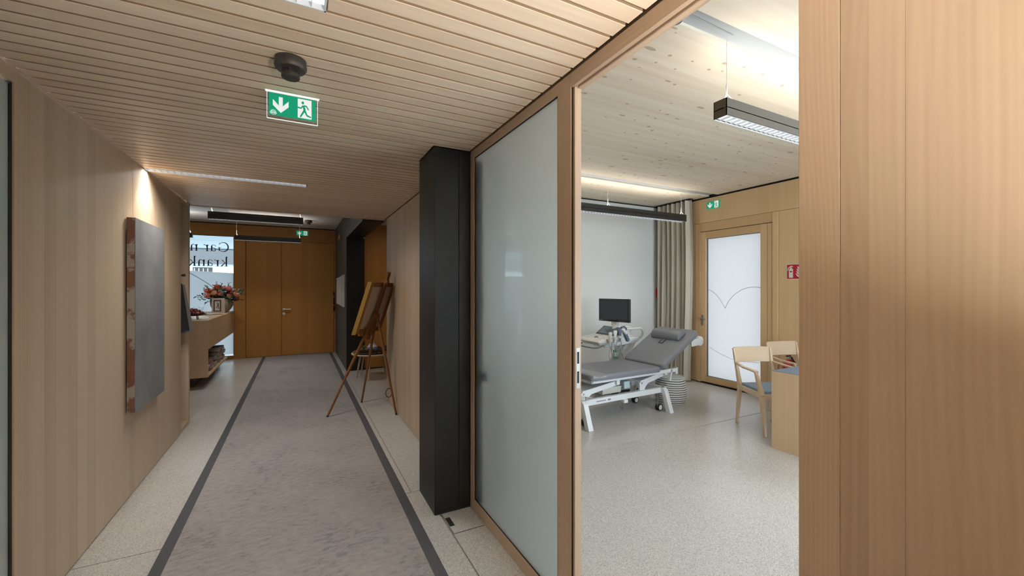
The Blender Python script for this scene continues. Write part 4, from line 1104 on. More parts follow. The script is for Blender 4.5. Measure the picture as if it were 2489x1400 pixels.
# vase with bouquet
VX, VY = -1.375, 10.05
vz = thing('vase', 'wide beige clay vase on the reception counter', 'vase', (VX, VY, CT))
part(MB().lathe([(0.0, 0.0), (0.085, 0.0), (0.10, 0.008), (0.155, 0.07), (0.19, 0.14), (0.195, 0.20), (0.18, 0.25), (0.165, 0.27), (0.158, 0.27), (0.172, 0.245), (0.18, 0.20), (0.13, 0.06), (0.0, 0.03)], n=36), 'bowl', 'vase_clay', vz, smooth=True)
bq = thing('bouquet', 'bouquet of salmon pink roses with dark eucalyptus in the clay vase', 'flowers', (VX, VY, CT + 0.24))
def rose_mesh(r, seed):
    rr = random.Random(seed); mb = MB()
    for ring, (nr, tilt, s) in enumerate(((3, 0.25, 0.55), (5, 0.6, 0.8), (6, 1.05, 1.0))):
        for k in range(nr):
            a = 2 * PI * k / nr + ring * 0.5 + rr.uniform(-0.1, 0.1)
            def fn(u, v, a=a, tilt=tilt, s=s):
                th = (v) * 1.25
                wid = math.sin(PI * (0.12 + 0.76 * v)) * 0.75
                aa = a + (u - 0.5) * 1.7 * wid
                rad = r * s * (0.15 + 0.85 * math.sin(th * 0.9 + tilt * 0.25))
                zz = r * (-0.55 + 1.25 * math.sin(th) * (1.15 - 0.38 * tilt))
                return (rad * math.cos(aa), rad * math.sin(aa), zz)
            mb.grid(fn, 5, 5)
    mb.lathe([(0.0, -0.55 * r), (0.35 * r, -0.3 * r), (0.4 * r, 0.2 * r), (0.2 * r, 0.5 * r), (0, 0.55 * r)], n=8)
    return mb.mesh('rose', smooth=True, weld=False)
roses = []
for i in range(3):
    me = rose_mesh(0.070, i); me.materials.append(MATS['bloom_%d' % i]); roses.append(me)
rr = random.Random(11)
spots = [(-0.21, 0.10, 0), (-0.16, 0.20, 1), (-0.07, 0.23, 1), (0.03, 0.25, 0), (0.12, 0.23, 2), (0.20, 0.19, 1), (0.26, 0.12, 1), (-0.12, 0.08, 0), (-0.02, 0.13, 0), (0.07, 0.10, 2), (0.14, 0.09, 0), (0.22, 0.06, 2), (-0.22, 0.19, 0), (0.0, 0.04, 0), (-0.10, 0.15, 1), (0.16, 0.15, 0), (-0.05, 0.28, 0), (0.28, 0.18, 1)]
for i, (dx, dz, mi) in enumerate(spots):
    o = obj('rose', roses[mi], None, bq)
    dy = -0.12 + rr.uniform(-0.06, 0.08) if i % 2 == 0 else rr.uniform(-0.02, 0.14)
    o.location = (dx, dy, dz)
    o.rotation_euler = (rr.uniform(0.3, 0.9) if dy < 0 else rr.uniform(-0.4, 0.2), dx * 1.6, rr.uniform(0, 6))
    s = rr.uniform(0.85, 1.15); o.scale = (s, s, s)
def sprig(p0, p1, n, lr, rnd, mat, name):
    mb = MB(); p0 = Vector(p0); p1 = Vector(p1)
    mid = (p0 + p1) / 2 + Vector((0, 0, 0.03))
    pts = [p0.lerp(mid, t).lerp(mid.lerp(p1, t), t) for t in [i / 8 for i in range(9)]]
    mb.tube(pts, 0.003, 5)
    for i in range(n):
        t = 0.25 + 0.75 * i / (n - 1)
        q = p0.lerp(mid, t).lerp(mid.lerp(p1, t), t)
        d = (p1 - p0).normalized()
        side = Vector((rnd.uniform(-1, 1), rnd.uniform(-1, 1), rnd.uniform(-0.6, 1)))
        side = (side - d * side.dot(d)).normalized()
        tip = q + (side * 0.8 + d * 0.5).normalized() * lr * 2.0
        wv_ = side.cross(d).normalized() * lr * 0.75
        m = (q + tip) / 2
        nrm = (tip - q).cross(wv_).normalized() * 0.003
        mb.add([q, m + wv_ + nrm, tip, m - wv_ + nrm, m - nrm], [(0, 1, 4), (1, 2, 4), (2, 3, 4), (3, 0, 4)])
    return part(mb, name, mat, bq, weld=False)
rs = random.Random(5)
for a in range(46):
    x1 = rs.uniform(-0.34, 0.36); z1 = rs.uniform(-0.04, 0.33) * (1 - 0.5 * abs(x1)); y1 = rs.uniform(-0.22, 0.18)
    sprig((x1 * 0.25, y1 * 0.3, -0.01), (x1, y1, z1), 12, 0.023, rs, 'leaf' if a % 2 else 'leaf_dark', 'leaf_sprig')
for p in ((-0.40, -0.05, 0.10), (-0.36, -0.08, 0.02), (-0.26, -0.12, -0.06), (0.40, 0.0, 0.13), (0.36, -0.05, 0.0), (-0.10, 0, 0.36), (0.0, 0, 0.35), (0.13, 0.0, 0.36), (-0.26, 0, 0.30), (0.34, 0.05, 0.22), (-0.44, 0.02, 0.07)):
    sprig((p[0] * 0.3, p[1] * 0.3, 0.02), p, 13, 0.020, rs, 'leaf_dark', 'leaf_sprig')
# framed print leaning on the vase
fr = thing('photo_frame', 'small framed print leaning against the clay vase', 'picture frame', (-1.385, 9.72, CT), math.radians(8))
tilt = Matrix.Rotation(math.radians(-12), 4, 'X')
part(MB().box(-0.105, 0.105, -0.008, 0.008, 0, 0.30).xf(tilt), 'frame', 'photo_frame', fr, 0.003)
part(MB().box(-0.078, 0.045, -0.010, -0.008, 0.035, 0.265).xf(tilt), 'print', 'photo_dark', fr)
part(MB().box(-0.055, 0.022, -0.0115, -0.010, 0.055, 0.235).xf(tilt), 'print_inset', 'book_4', fr)
k = Ink(); k.rib([(-0.03, 0.10), (-0.01, 0.16), (-0.02, 0.21), (0.005, 0.20), (0.0, 0.13), (0.01, 0.08)], 0.012)
mb = MB()
for q in k.q: mb.prism([(p.x, p.y) for p in q], 'y', -0.0125, -0.0115)
part(mb.xf(tilt), 'print_drawing', 'photo_dark', fr, weld=False)
part(MB().bar((0.0, 0.045, 0.17), (0.0, 0.10, 0.003), 0.03, 0.006), 'stand', 'photo_frame', fr)
# open book / papers
bk = thing('open_book', 'open book lying on the counter in front of the vase', 'book', (-1.46, 9.25, CT), 0.25)
part(MB().prism([(-0.20, 0.0), (0.0, 0.0), (0.0, 0.012), (-0.06, 0.022), (-0.15, 0.018), (-0.20, 0.006)], 'y', -0.14, 0.14), 'page_block', 'book_4', bk, smooth=True)
part(MB().prism([(0.20, 0.0), (0.0, 0.0), (0.0, 0.012), (0.06, 0.022), (0.15, 0.018), (0.20, 0.006)], 'y', -0.14, 0.14), 'page_block', 'book_4', bk, smooth=True)
for j, (xx, yy, rz_) in enumerate(((-1.42, 8.32, 0.2), (-1.55, 8.75, -0.3))):
    p = obj('paper_sheet', MB().box(-0.105, 0.105, -0.1485, 0.1485, 0, 0.001).mesh('paper_sheet'), 'paper')
    p.location = (xx, yy, CT); p.rotation_euler = (0, 0, rz_)
    tag(p, ('white paper sheet lying nearest the fruit bowl on the counter', 'white paper sheet farther along the counter before the open book')[j], 'paper', 'papers on the counter')
# iron bowl of red fruit
bw = thing('fruit_bowl', 'black iron leaf shaped bowl on legs on the reception counter', 'bowl', (-1.452, 7.95, CT))
part(MB().lathe([(0.0, 0.055), (0.06, 0.056), (0.12, 0.068), (0.165, 0.088), (0.168, 0.094), (0.12, 0.076), (0.06, 0.063), (0.0, 0.062)], n=32, sx=1.0, sy=0.75), 'dish', 'bowl_iron', bw, smooth=True)
part(MB().grid(lambda u, v: (0.14 + 0.09 * u, (v - 0.5) * 0.10 * (1 - 0.7 * u), 0.078 + 0.035 * u * u), 6, 4).grid(lambda u, v: (0.14 + 0.09 * u, (v - 0.5) * 0.10 * (1 - 0.7 * u), 0.075 + 0.035 * u * u), 6, 4), 'leaf_tip', 'bowl_iron', bw, smooth=True)
for a in (0.6, 2.5, 3.8, 5.6):
    part(MB().cyl((0.07 * math.cos(a), 0.06 * math.sin(a), 0), (0.06 * math.cos(a), 0.05 * math.sin(a), 0.062), 0.006, n=8), 'leg', 'bowl_iron', bw)
am = MB().lathe([(0.0, -0.026), (0.015, -0.024), (0.026, -0.008), (0.027, 0.006), (0.018, 0.020), (0.006, 0.022), (0.0, 0.018)], n=12).mesh('apple', smooth=True)
am.materials.append(MATS['apple_red'])
am2 = am.copy(); am2.materials.clear(); am2.materials.append(MATS['apple_pale'])
ra = random.Random(4); na = 0
for lay, (nn, rad, zz) in enumerate(((13, 0.112, 0.103), (9, 0.072, 0.128), (4, 0.035, 0.150), (7, 0.055, 0.100))):
    for k in range(nn):
        a = 2 * PI * k / nn + lay * 0.3
        o = obj('dried_fruit', am2 if (lay == 0 and k % 2) else am, None)
        o.location = (-1.452 + rad * math.cos(a), 7.95 + rad * 0.75 * math.sin(a), CT + zz + ra.uniform(-0.003, 0.003))
        o.rotation_euler = (ra.uniform(-0.6, 0.6), ra.uniform(-0.6, 0.6), ra.uniform(0, 6))
        tag(o, 'small pale dried fruit at the rim of the black iron bowl' if (lay == 0 and k % 2) else 'small dark red fruit heaped in the black iron bowl', 'fruit', 'fruit in the iron bowl')
tw = MB()
for k in range(12):
    a = ra.uniform(0, 6.28); r_ = ra.uniform(0.03, 0.12)
    tw.tube([(-1.452 + r_ * math.cos(a), 7.95 + r_ * math.sin(a) * 0.7, CT + 0.12), (-1.452 + r_ * 1.1 * math.cos(a + 0.4), 7.95 + r_ * math.sin(a + 0.4) * 0.7, CT + 0.17), (-1.452 + r_ * 1.2 * math.cos(a + 0.9), 7.95 + r_ * math.sin(a + 0.9) * 0.7, CT + 0.185 + ra.uniform(0, 0.02))], 0.0012, 4)
tg = obj('twigs', tw.mesh('twigs', weld=False), 'cone_brown'); tag(tg, 'fine wiry twigs tangled over the red fruit', 'twigs', kind='stuff')

# ------------------------------------------------------------------ foyer right wall objects
wa = thing('wall_art', 'white relief of three upright strips on the dark grey wall', 'wall art', (XG - 0.01, 9.15, 1.17))
for k, (a, b_, z1) in enumerate(((9.44, 10.20, 1.765), (8.97, 9.37, 1.780), (8.43, 8.89, 1.795))):
    part(MB().box(XG - 0.022, XG - 0.001, a, b_, 1.185 - 0.008 * k, z1), 'strip', 'wall_panel_white', wa, 0.004, world=True)
vg = thing('wall_tile', 'small brown square plate high on the dark grey wall', 'plate', (XG - 0.003, 9.6, 2.58))
part(MB().box(XG - 0.012, XG - 0.001, 9.32, 9.88, 2.575, 2.695), 'plate', 'tile_brown', vg, 0.002, world=True)
part(MB().box(XG - 0.014, XG - 0.012, 9.40, 9.80, 2.595, 2.675), 'plate_inset', 'larch_z', vg, world=True)

# round side table with plate, plant, vase and cones
st = thing('side_table', 'round wooden side table behind the easel', 'table', (1.14, 7.42, 0))
part(MB().lathe([(0.0, 0.405), (0.34, 0.405), (0.35, 0.412), (0.35, 0.425), (0.345, 0.43), (0.0, 0.43)], n=48), 'table_top', 'beech', st, smooth=True)
for a in (2.25, 2.85, 0.55, 4.3):
    part(MB().cyl((0.27 * math.cos(a), 0.27 * math.sin(a), 0), (0.20 * math.cos(a), 0.20 * math.sin(a), 0.405), 0.012, 0.019, n=12), 'leg', 'counter_x', st, smooth=True)
TT = 0.43
tr = thing('platter', 'dark round platter on the side table', 'tray', (1.13, 7.40, TT))
part(MB().lathe([(0.0, 0.0), (0.24, 0.0), (0.315, 0.022), (0.32, 0.026), (0.315, 0.03), (0.24, 0.010), (0.0, 0.009)], n=48), 'dish', 'tile_brown', tr, smooth=True)
v2 = thing('small_vase', 'small white and blue necked vase on the dark platter', 'vase', (1.13, 7.42, TT + 0.011))
part(MB().lathe([(0.0, 0.0), (0.05, 0.0), (0.085, 0.025), (0.092, 0.06), (0.085, 0.085)], n=28), 'vase_body', 'vase_blue', v2, smooth=True)
part(MB().lathe([(0.0852, 0.085), (0.06, 0.115), (0.035, 0.14), (0.024, 0.18), (0.024, 0.24), (0.030, 0.26), (0.024, 0.26), (0.018, 0.24), (0.0, 0.20)], n=28), 'vase_neck', 'vase_white', v2, smooth=True)
gp = thing('succulent', 'bright green succulent at the left of the dark platter', 'plant', (0.945, 7.33, TT + 0.010))
rs = random.Random(21)
for k in range(26):
    a = rs.uniform(0, 6.28); r0 = rs.uniform(0.0, 0.055); h = rs.uniform(0.05, 0.11); l = rs.uniform(0.03, 0.05)
    c = Vector((r0 * math.cos(a), r0 * math.sin(a), h)); d = Vector((math.cos(a), math.sin(a), rs.uniform(0.2, 1.2))).normalized()
    sd = d.cross(Vector((0, 0, 1))).normalized() * l * 0.35
    up = Vector((0, 0, 0.006))
    part(MB().add([c, c + d * l * 0.6 + sd, c + d * l * 1.2, c + d * l * 0.6 - sd, c + d * l * 0.6 + up, c + d * l * 0.5 - up], [(0, 1, 4), (1, 2, 4), (2, 3, 4), (3, 0, 4), (1, 0, 5), (2, 1, 5), (3, 2, 5), (0, 3, 5)]), 'leaf', 'leaf_bright', gp)
part(MB().lathe([(0.0, 0.0), (0.05, 0.0), (0.06, 0.05), (0.05, 0.06), (0, 0.06)], n=16), 'pot', 'cone_brown', gp, smooth=True)
cm = MB()
for j in range(7):
    z = 0.006 + j * 0.008; r_ = 0.024 * math.sin(PI * (j + 1.2) / 8.4)
    for k in range(8):
        a = 2 * PI * (k + 0.5 * (j % 2)) / 8
        p = Vector((r_ * math.cos(a), r_ * math.sin(a), z)); o_ = Vector((math.cos(a), math.sin(a), 0.5)) * 0.011; s_ = Vector((-math.sin(a), math.cos(a), 0)) * 0.008
        cm.add([p - s_, p + s_, p + o_, p + Vector((0, 0, 0.006))], [(0, 1, 2), (1, 3, 2), (3, 0, 2), (0, 3, 1)])
cm.lathe([(0, 0), (0.018, 0.01), (0.022, 0.03), (0.012, 0.055), (0, 0.062)], n=8)
cme = cm.mesh('pine_cone', weld=False); cme.materials.append(MATS['cone_brown'])
cones = []
for k in range(60):
    a = rs.uniform(-2.6, 1.2); r_ = rs.uniform(0.14, 0.28)
    p = (1.13 + r_ * math.cos(a), 7.40 + r_ * math.sin(a))
    if (p[0] - 0.945) ** 2 + (p[1] - 7.33) ** 2 < 0.011 or (p[0] - 1.13) ** 2 + (p[1] - 7.42) ** 2 < 0.0165: continue
    if any((p[0] - q[0]) ** 2 + (p[1] - q[1]) ** 2 < 0.0028 for q in cones): continue
    cones.append(p)
    o = obj('pine_cone', cme, None); o.location = (p[0], p[1], TT + 0.013 + max(0, (r_ - 0.24)) * 0.3); o.rotation_euler = (rs.uniform(-0.2, 0.2), rs.uniform(-0.2, 0.2), rs.uniform(0, 6))
    tag(o, 'dark brown pine cone lying on the round platter', 'pine cone', 'pine cones on the platter')

# ------------------------------------------------------------------ easel with canvas, seen from behind
M0 = Vector((0.524, 5.58, 0)); NB = Vector((0.742, -0.67, 0)); UU = Vector((0.67, 0.742, 0)); LN = 0.358
def EP(w, z, off=0.0): return M0 + UU * w + NB * (LN * z + off) + Vector((0, 0, z))
ez = thing('easel', 'brown wooden tripod easel standing on the carpet edge against the wall', 'easel', (0.70, 5.38, 0))
A = EP(0, 1.19)
FA, FB, FC = Vector((0.298, 5.334, 0.0)), Vector((0.750, 5.833, 0.0)), Vector((1.048, 5.060, 0.0))
for f, sgn in ((FA, -1), (FB, 1), (FC, 0)):
    top = A + UU * (0.028 * sgn) + NB * (0.03 if sgn == 0 else 0.0)
    mid = f.lerp(top, 0.40)
    f0 = f.lerp(top, 0.02)
    lg = part(MB().bar(mid, top, 0.030, 0.024, NB), 'leg_upper', 'easel_wood', ez, 0.002, world=True)
    part(MB().bar(f0, f.lerp(top, 0.46), 0.020, 0.018, NB), 'leg_lower', 'easel_wood', ez, 0.002, world=True)
    part(MB().cyl(f + Vector((0, 0, 0.007 if sgn < 0 else 0)), f.lerp(top, 0.022), 0.011, 0.012, n=10), 'rubber_foot', 'rubber', ez, world=True)
mast = part(MB().bar(EP(-0.017, 0.90), EP(-0.017, 1.72), 0.014, 0.030, NB).bar(EP(0.017, 0.90), EP(0.017, 1.72), 0.014, 0.030, NB), 'mast', 'easel_wood', ez, 0.002, world=True)
part(MB().bar(EP(0, 0.91), EP(0, 1.30), 0.020, 0.022, NB), 'mast_slide', 'easel_wood', ez, world=True)
part(MB().bar(EP(-0.03, 1.715), EP(0.03, 1.715), 0.02, 0.03, (0, 0, 1)).bar(EP(0, 1.72, 0.02), EP(0, 1.75, -0.14), 0.03, 0.016), 'mast_head', 'easel_wood', ez, 0.002, world=True)
part(MB().bar(EP(0, 1.615, -0.06), EP(0, 1.615, 0.03), 0.05, 0.04), 'top_clamp', 'easel_wood', ez, 0.003, world=True)
part(MB().bar(EP(-0.13, 0.965, -0.045), EP(0.13, 0.965, -0.045), 0.07, 0.03), 'canvas_ledge', 'easel_wood', ez, 0.003, world=True)
part(MB().bar(EP(-0.05, 1.19, 0.012), EP(0.05, 1.19, 0.012), 0.05, 0.05), 'pivot_block', 'easel_wood', ez, 0.003, world=True)
sp = FC.lerp(A, 0.24)
part(MB().tube([sp + Vector((-0.02 + 0.035 * math.cos(t) - 0.01, 0.012 * math.sin(2 * t), -0.02 + 0.055 * math.sin(t))) for t in [i * 2 * PI / 14 for i in range(15)]], 0.005, 6), 'strap', 'rubber', ez, smooth=True, world=True)
cv = thing('framed_canvas', 'framed canvas on the easel seen from behind with gold brown frame', 'painting', tuple(EP(0, 1.0, -0.03)))
w0, w1, z0, z1 = -0.265, 0.265, 0.985, 1.600
def slab(wa_, wb_, za_, zb_, o0, o1):
    m = MB(); vs8 = []
    for oo in (o0, o1):
        for (w_, z_) in ((wa_, za_), (wb_, za_), (wb_, zb_), (wa_, zb_)): vs8.append(EP(w_, z_, oo))
    return m.add(vs8, [(0, 1, 2, 3), (7, 6, 5, 4), (0, 4, 5, 1), (1, 5, 6, 2), (2, 6, 7, 3), (3, 7, 4, 0)])
bwid = 0.052
for q in ((w0, w0 + bwid, z0, z1), (w1 - bwid, w1, z0, z1)):
    part(slab(*q, -0.062, -0.018), 'frame_side', 'easel_wood' if q[0] > 0 else 'gold_wood', cv, 0.003, world=True)
for q in ((w0 + bwid, w1 - bwid, z0, z0 + bwid), (w0 + bwid, w1 - bwid, z1 - bwid, z1)):
    part(slab(*q, -0.062, -0.020), 'frame_rail', 'easel_wood', cv, 0.003, world=True)
part(slab(w0 + bwid, w1 - bwid, z0 + bwid, z1 - bwid, -0.040, -0.034), 'canvas', 'canvas_back', cv, world=True)
part(slab(w0 - 0.006, w0, z0 - 0.006, z1 + 0.006, -0.070, -0.016), 'gilt_edge', 'gold_wood', cv, world=True)
part(slab(-0.11, -0.07, z0 + 0.045, z0 + 0.08, -0.033, -0.030), 'sticker', 'gold_wood', cv, world=True)

# ------------------------------------------------------------------ curtain
cu = thing('curtain', 'floor length beige pleated curtain in the corner of the treatment room', 'curtain', (5.68, 5.0, 0))
def cfn(off):
    def fn(u, v):
        y = 4.625 + 0.725 * u
        z = 2.975 - 2.955 * v
        fl = 0.75 + 0.25 * v
        a = u * 2 * PI * 7.5
        x = 5.70 + 0.055 * fl * math.sin(a + 0.6 * math.sin(3 * u + 2 * v)) + 0.018 * math.sin(2.3 * a + 1 + v)
        if u < 0.22: x -= 0.06 * (1 - u / 0.22) * (0.3 + 0.7 * v)
        return (x + off, y - 0.03 * math.sin(PI * min(1, v * 1.15)) * (1 - u), z)
    return fn
part(MB().grid(cfn(0), 150, 24).grid(cfn(0.004), 150, 24), 'drape', 'curtain', cu, smooth=True, world=True)
part(MB().box(5.66, 5.74, 4.62, 5.352, 2.975, 2.996), 'track', 'gap_black', cu, world=True)

# ------------------------------------------------------------------ examination couch
BR = math.radians(2.5)
bed = thing('examination_couch', 'grey padded examination couch with raised backrest on white lifting frame', 'examination table', (2.775, 3.528, 0), BR)
def pad(L, Wd, t, r, nz=6):
    """rounded pad in local x 0..L, y 0..Wd, z -t..0 with soft edges"""
    mb = MB(); n = 10
    pts = []
    for cx_, cy_, a0 in ((L - r, Wd - r, 0), (r, Wd - r, 90), (r, r, 180), (L - r, r, 270)):
        for i in range(n + 1):
            a = math.radians(a0 + 90 * i / n); pts.append((cx_, cy_, math.cos(a), math.sin(a)))
    e = 0.022; rings = []
    for k in range(nz + 1):
        b = PI / 2 * k / nz
        rings.append((r - e + e * math.cos(b), -e + e * math.sin(b)))
    rings = [(r - 0.004, -t), (r, -t + 0.006)] + rings
    v = []; f = []; m = len(pts)
    for rad, z in rings:
        for cx_, cy_, c, s_ in pts: v.append((cx_ + rad * c, cy_ + rad * s_, z))
    for j in range(len(rings) - 1):
        for i in range(m): f.append((j * m + i, j * m + (i + 1) % m, (j + 1) * m + (i + 1) % m, (j + 1) * m + i))
    f.append(tuple(range(m - 1, -1, -1))); f.append(tuple(range((len(rings) - 1) * m, len(rings) * m)))
    return mb.add(v, f)
BW = 0.665
def place(mb, x, y, z, ay=0): return mb.xf(Matrix.Translation((x, y, z)) @ Matrix.Rotation(ay, 4, 'Y'))
part(place(pad(1.115, BW, 0.062, 0.07), 0.055, 0.03, 0.575), 'seat_pad', 'upholstery', bed, smooth=True)
BA = math.radians(-30)
bk_ = part(place(pad(0.80, BW, 0.062, 0.07), 1.160, 0.03, 0.590, BA), 'backrest_pad', 'upholstery', bed, smooth=True)
part(place(MB().box(0.04, 0.76, 0.10, BW - 0.10, -0.085, -0.062), 1.160, 0.03, 0.590, BA), 'backrest_frame', 'white_metal', bed)
# head roll
def halfroll():
    prof = [(0.085 * math.cos(a), 0.085 * math.sin(a) * 0.95) for a in [PI * i / 18 for i in range(19)]]
    return MB().prism(prof, 'y', 0.12, 0.56)
hr = part(place(halfroll(), 1.160 + 0.60 * math.cos(-BA) , 0.03, 0.592 + 0.60 * math.sin(-BA), BA), 'head_roll', 'upholstery', bed, 0.006, smooth=True)
hb = place(MB().box(0.42, 0.52, 0.30, 0.315, 0.001, 0.004).box(0.42, 0.52, 0.36, 0.375, 0.001, 0.004).box(0.42, 0.432, 0.30, 0.375, 0.001, 0.004), 1.160, 0.03, 0.592, BA)
part(hb, 'roll_strap', 'upholstery_dark', bed)
# paper roll at the head
rx, rzz = 1.945, 0.835
pr = part(MB().cyl((rx, 0.07, rzz), (rx, 0.63, rzz), 0.062, n=32), 'paper_roll', 'paper', bed, smooth=True)
part(MB().cyl((rx, 0.055, rzz), (rx, 0.069, rzz), 0.020, n=16), 'roll_hub', 'steel', pr, smooth=True)
part(MB().bar((rx, 0.052, rzz), (1.74, 0.052, 0.82), 0.006, 0.09, (0, 0, 1)), 'roll_bracket', 'white_metal', bed, 0.002)
part(place(MB().box(0.66, 0.72, 0.08, 0.6, -0.11, -0.085), 1.160, 0.03, 0.590, BA), 'roll_crossbar', 'white_metal', bed, 0.004)
# plastic sheet over the foot end
def sheet(u, v):
    x = 0.050 + 0.20 * v + 0.02 * math.sin(9 * u); y = 0.02 + (BW + 0.02) * u
    z = 0.5785 + 0.0025 * math.sin(23 * u + 7 * v)
    if u < 0.05: z -= 0.03 * (1 - u / 0.05)
    if v < 0.15: z -= 0.045 * (1 - v / 0.15) ** 1.5
    return (x, y, z)
part(MB().grid(sheet, 30, 12), 'foot_cover', 'plastic_sheet', bed, smooth=True)
# upper frame
for yy in (0.10, BW - 0.07):
    part(MB().box(0.10, 1.53, yy, yy + 0.04, 0.468, 0.512), 'upper_rail', 'white_metal', bed, 0.003)
    part(MB().box(1.495, 1.535, yy - 0.004, yy + 0.044, 0.44, 0.520), 'rail_end', 'white_metal', bed, 0.003)
part(MB().box(0.10, 0.14, 0.10, BW - 0.03, 0.468, 0.510), 'upper_crossbar', 'white_metal', bed, 0.003)
part(MB().box(1.40, 1.44, 0.10, BW - 0.03, 0.468, 0.510), 'upper_crossbar', 'white_metal', bed, 0.003)
# gas strut to backrest
part(MB().bar((1.38, 0.33, 0.47), (1.62, 0.33, 0.74), 0.025, 0.025), 'backrest_strut', 'steel', bed)
part(MB().bar((1.44, 0.12, 0.50), (1.40, 0.12, 0.36), 0.03, 0.02), 'link_bar', 'white_metal', bed, 0.003)
# base
for yy in (0.13, BW - 0.10):
    rl = part(MB().box(-0.02, 1.345, yy, yy + 0.05, 0.225, 0.29), 'base_rail', 'white_metal', bed, 0.004)
    if yy < 0.2:
        part(MB().box(0.20, 0.345, yy - 0.0012, yy, 0.252, 0.262).box(0.37, 0.415, yy - 0.0012, yy, 0.248, 0.268), 'print_mark', 'grey_plastic', rl)
for xx in (0.0, 1.285):
    prof = []
    poly = [(-0.015, 0.0), (0.055, 0.0), (0.115, 0.225), (BW - 0.095, 0.225), (BW - 0.035, 0.0), (BW + 0.035, 0.0), (BW - 0.055, 0.265), (BW - 0.085, 0.292), (0.105, 0.292), (0.075, 0.265)]
    part(MB().prism(poly, 'x', xx - 0.03, xx + 0.035), 'foot_frame', 'white_metal', bed, 0.004)
def arm(name, px, pz, qx, qz, wd, y0, y1):
    """bent lifting arm: upright bracket + sloping beam"""
    poly = [(px - 0.045, 0.285), (px + 0.035, 0.285), (px + 0.055, pz - 0.07), (px + 0.10, pz - 0.035), (qx, qz - 0.03), (qx + 0.03, qz), (qx, qz + 0.025), (px - 0.02, pz + 0.012), (px - 0.05, pz - 0.02)]
    part(MB().prism(poly, 'y', y0, y0 + 0.03), name, 'white_metal', bed, 0.003)
    part(MB().prism(poly, 'y', y1 - 0.03, y1), name, 'white_metal', bed, 0.003)
    part(MB().bar(((px - 0.02), (y0 + y1) / 2, pz + 0.004), (qx, (y0 + y1) / 2, qz + 0.016), y1 - y0 - 0.06, 0.008, (0, 0, 1)), name + '_cover', 'white_metal', bed)
    for yy in (y0 - 0.004, y1 + 0.004):
        part(MB().cyl((qx, yy - 0.004, qz - 0.003), (qx, yy + 0.004, qz - 0.003), 0.012, n=14).cyl((px - 0.015, yy - 0.004, pz - 0.02), (px - 0.015, yy + 0.004, pz - 0.02), 0.010, n=14), 'pivot_bolt', 'steel', bed, smooth=True)
arm('lift_arm', 0.055, 0.375, 0.54, 0.425, 0.3, 0.16, 0.50)
arm('lift_arm', 0.965, 0.395, 1.36, 0.455, 0.3, 0.16, 0.50)
for yy in (0.135, 0.505):
    part(MB().box(0.515, 0.565, yy, yy + 0.018, 0.405, 0.47), 'pivot_lug', 'white_metal', bed, 0.003)
    part(MB().box(1.335, 1.385, yy, yy + 0.018, 0.435, 0.47), 'pivot_lug', 'white_metal', bed, 0.003)
# motors
part(MB().box(0.42, 0.72, 0.27, 0.42, 0.27, 0.35), 'motor_housing', 'cream_plastic', bed, 0.01)
part(MB().cyl((0.72, 0.345, 0.31), (0.95, 0.345, 0.33), 0.022, n=16), 'actuator_rod', 'steel', bed, smooth=True)
part(MB().box(0.80, 0.90, 0.30, 0.40, 0.29, 0.38), 'control_box', 'gel_body', bed, 0.008)
part(MB().box(0.60, 0.66, 0.10, 0.16, 0.19, 0.226), 'cable_clip', 'white_plastic', bed, 0.003)
part(MB().tube([(0.62, 0.13, 0.20), (0.66, 0.20, 0.10), (0.74, 0.30, 0.08), (0.78, 0.38, 0.20), (0.82, 0.38, 0.29)], 0.006, 8), 'power_cable', 'cable_grey', bed, smooth=True)
part(MB().tube([(-0.02, 0.40, 0.14), (0.0, 0.36, 0.08), (0.02, 0.26, 0.09), (0.0, 0.20, 0.18)], 0.006, 8), 'power_cable', 'cable_grey', bed, smooth=True)
# castors and brake pedals
for xx in (0.045, 1.240):
    for yy in (0.155, BW - 0.115):
        cs = part(MB().bar((xx, yy, 0.235), (xx, yy, 0.085), 0.03, 0.012).box(xx - 0.02, xx + 0.02, yy - 0.006, yy + 0.006, 0.06, 0.10), 'castor_fork', 'steel', bed)
        for dy in (-0.016, 0.016):
            part(MB().cyl((xx + 0.01, yy + dy - 0.010, 0.042), (xx + 0.01, yy + dy + 0.010, 0.042), 0.042, n=24), 'castor_tyre', 'rubber', cs, smooth=True)
            part(MB().cyl((xx + 0.01, yy + dy - 0.0115, 0.042), (xx + 0.01, yy + dy + 0.0115, 0.042), 0.030, n=20), 'castor_wheel', 'white_plastic', cs, smooth=True)
for xx in (0.03, 1.25):
    part(MB().bar((xx, 0.10, 0.30), (xx, 0.10, 0.335), 0.022, 0.012).bar((xx - 0.012, 0.10, 0.337), (xx + 0.07, 0.10, 0.325), 0.022, 0.008), 'brake_pedal', 'steel', bed)

# ------------------------------------------------------------------ ultrasound machine
us = thing('ultrasound_machine', 'white ultrasound machine with monitor and probes behind the couch', 'medical machine', (4.20, 4.62, 0))
# base with castors
part(MB().prism([(3.82, 0.10), (4.62, 0.10), (4.66, 0.18), (4.60, 0.26), (4.30, 0.40), (3.95, 0.42), (3.80, 0.30)], 'y', 4.40, 4.84), 'base_body', 'white_plastic', us, 0.02, smooth=True, world=True)
part(MB().box(3.84, 4.58, 4.42, 4.82, 0.075, 0.10), 'base_skirt', 'black_plastic', us, world=True)
for xx in (3.92, 4.52):
    for yy in (4.43, 4.81):
        part(MB().cyl((xx, yy - 0.02, 0.055), (xx, yy + 0.02, 0.055), 0.055, n=20), 'castor', 'rubber', us, smooth=True, world=True)
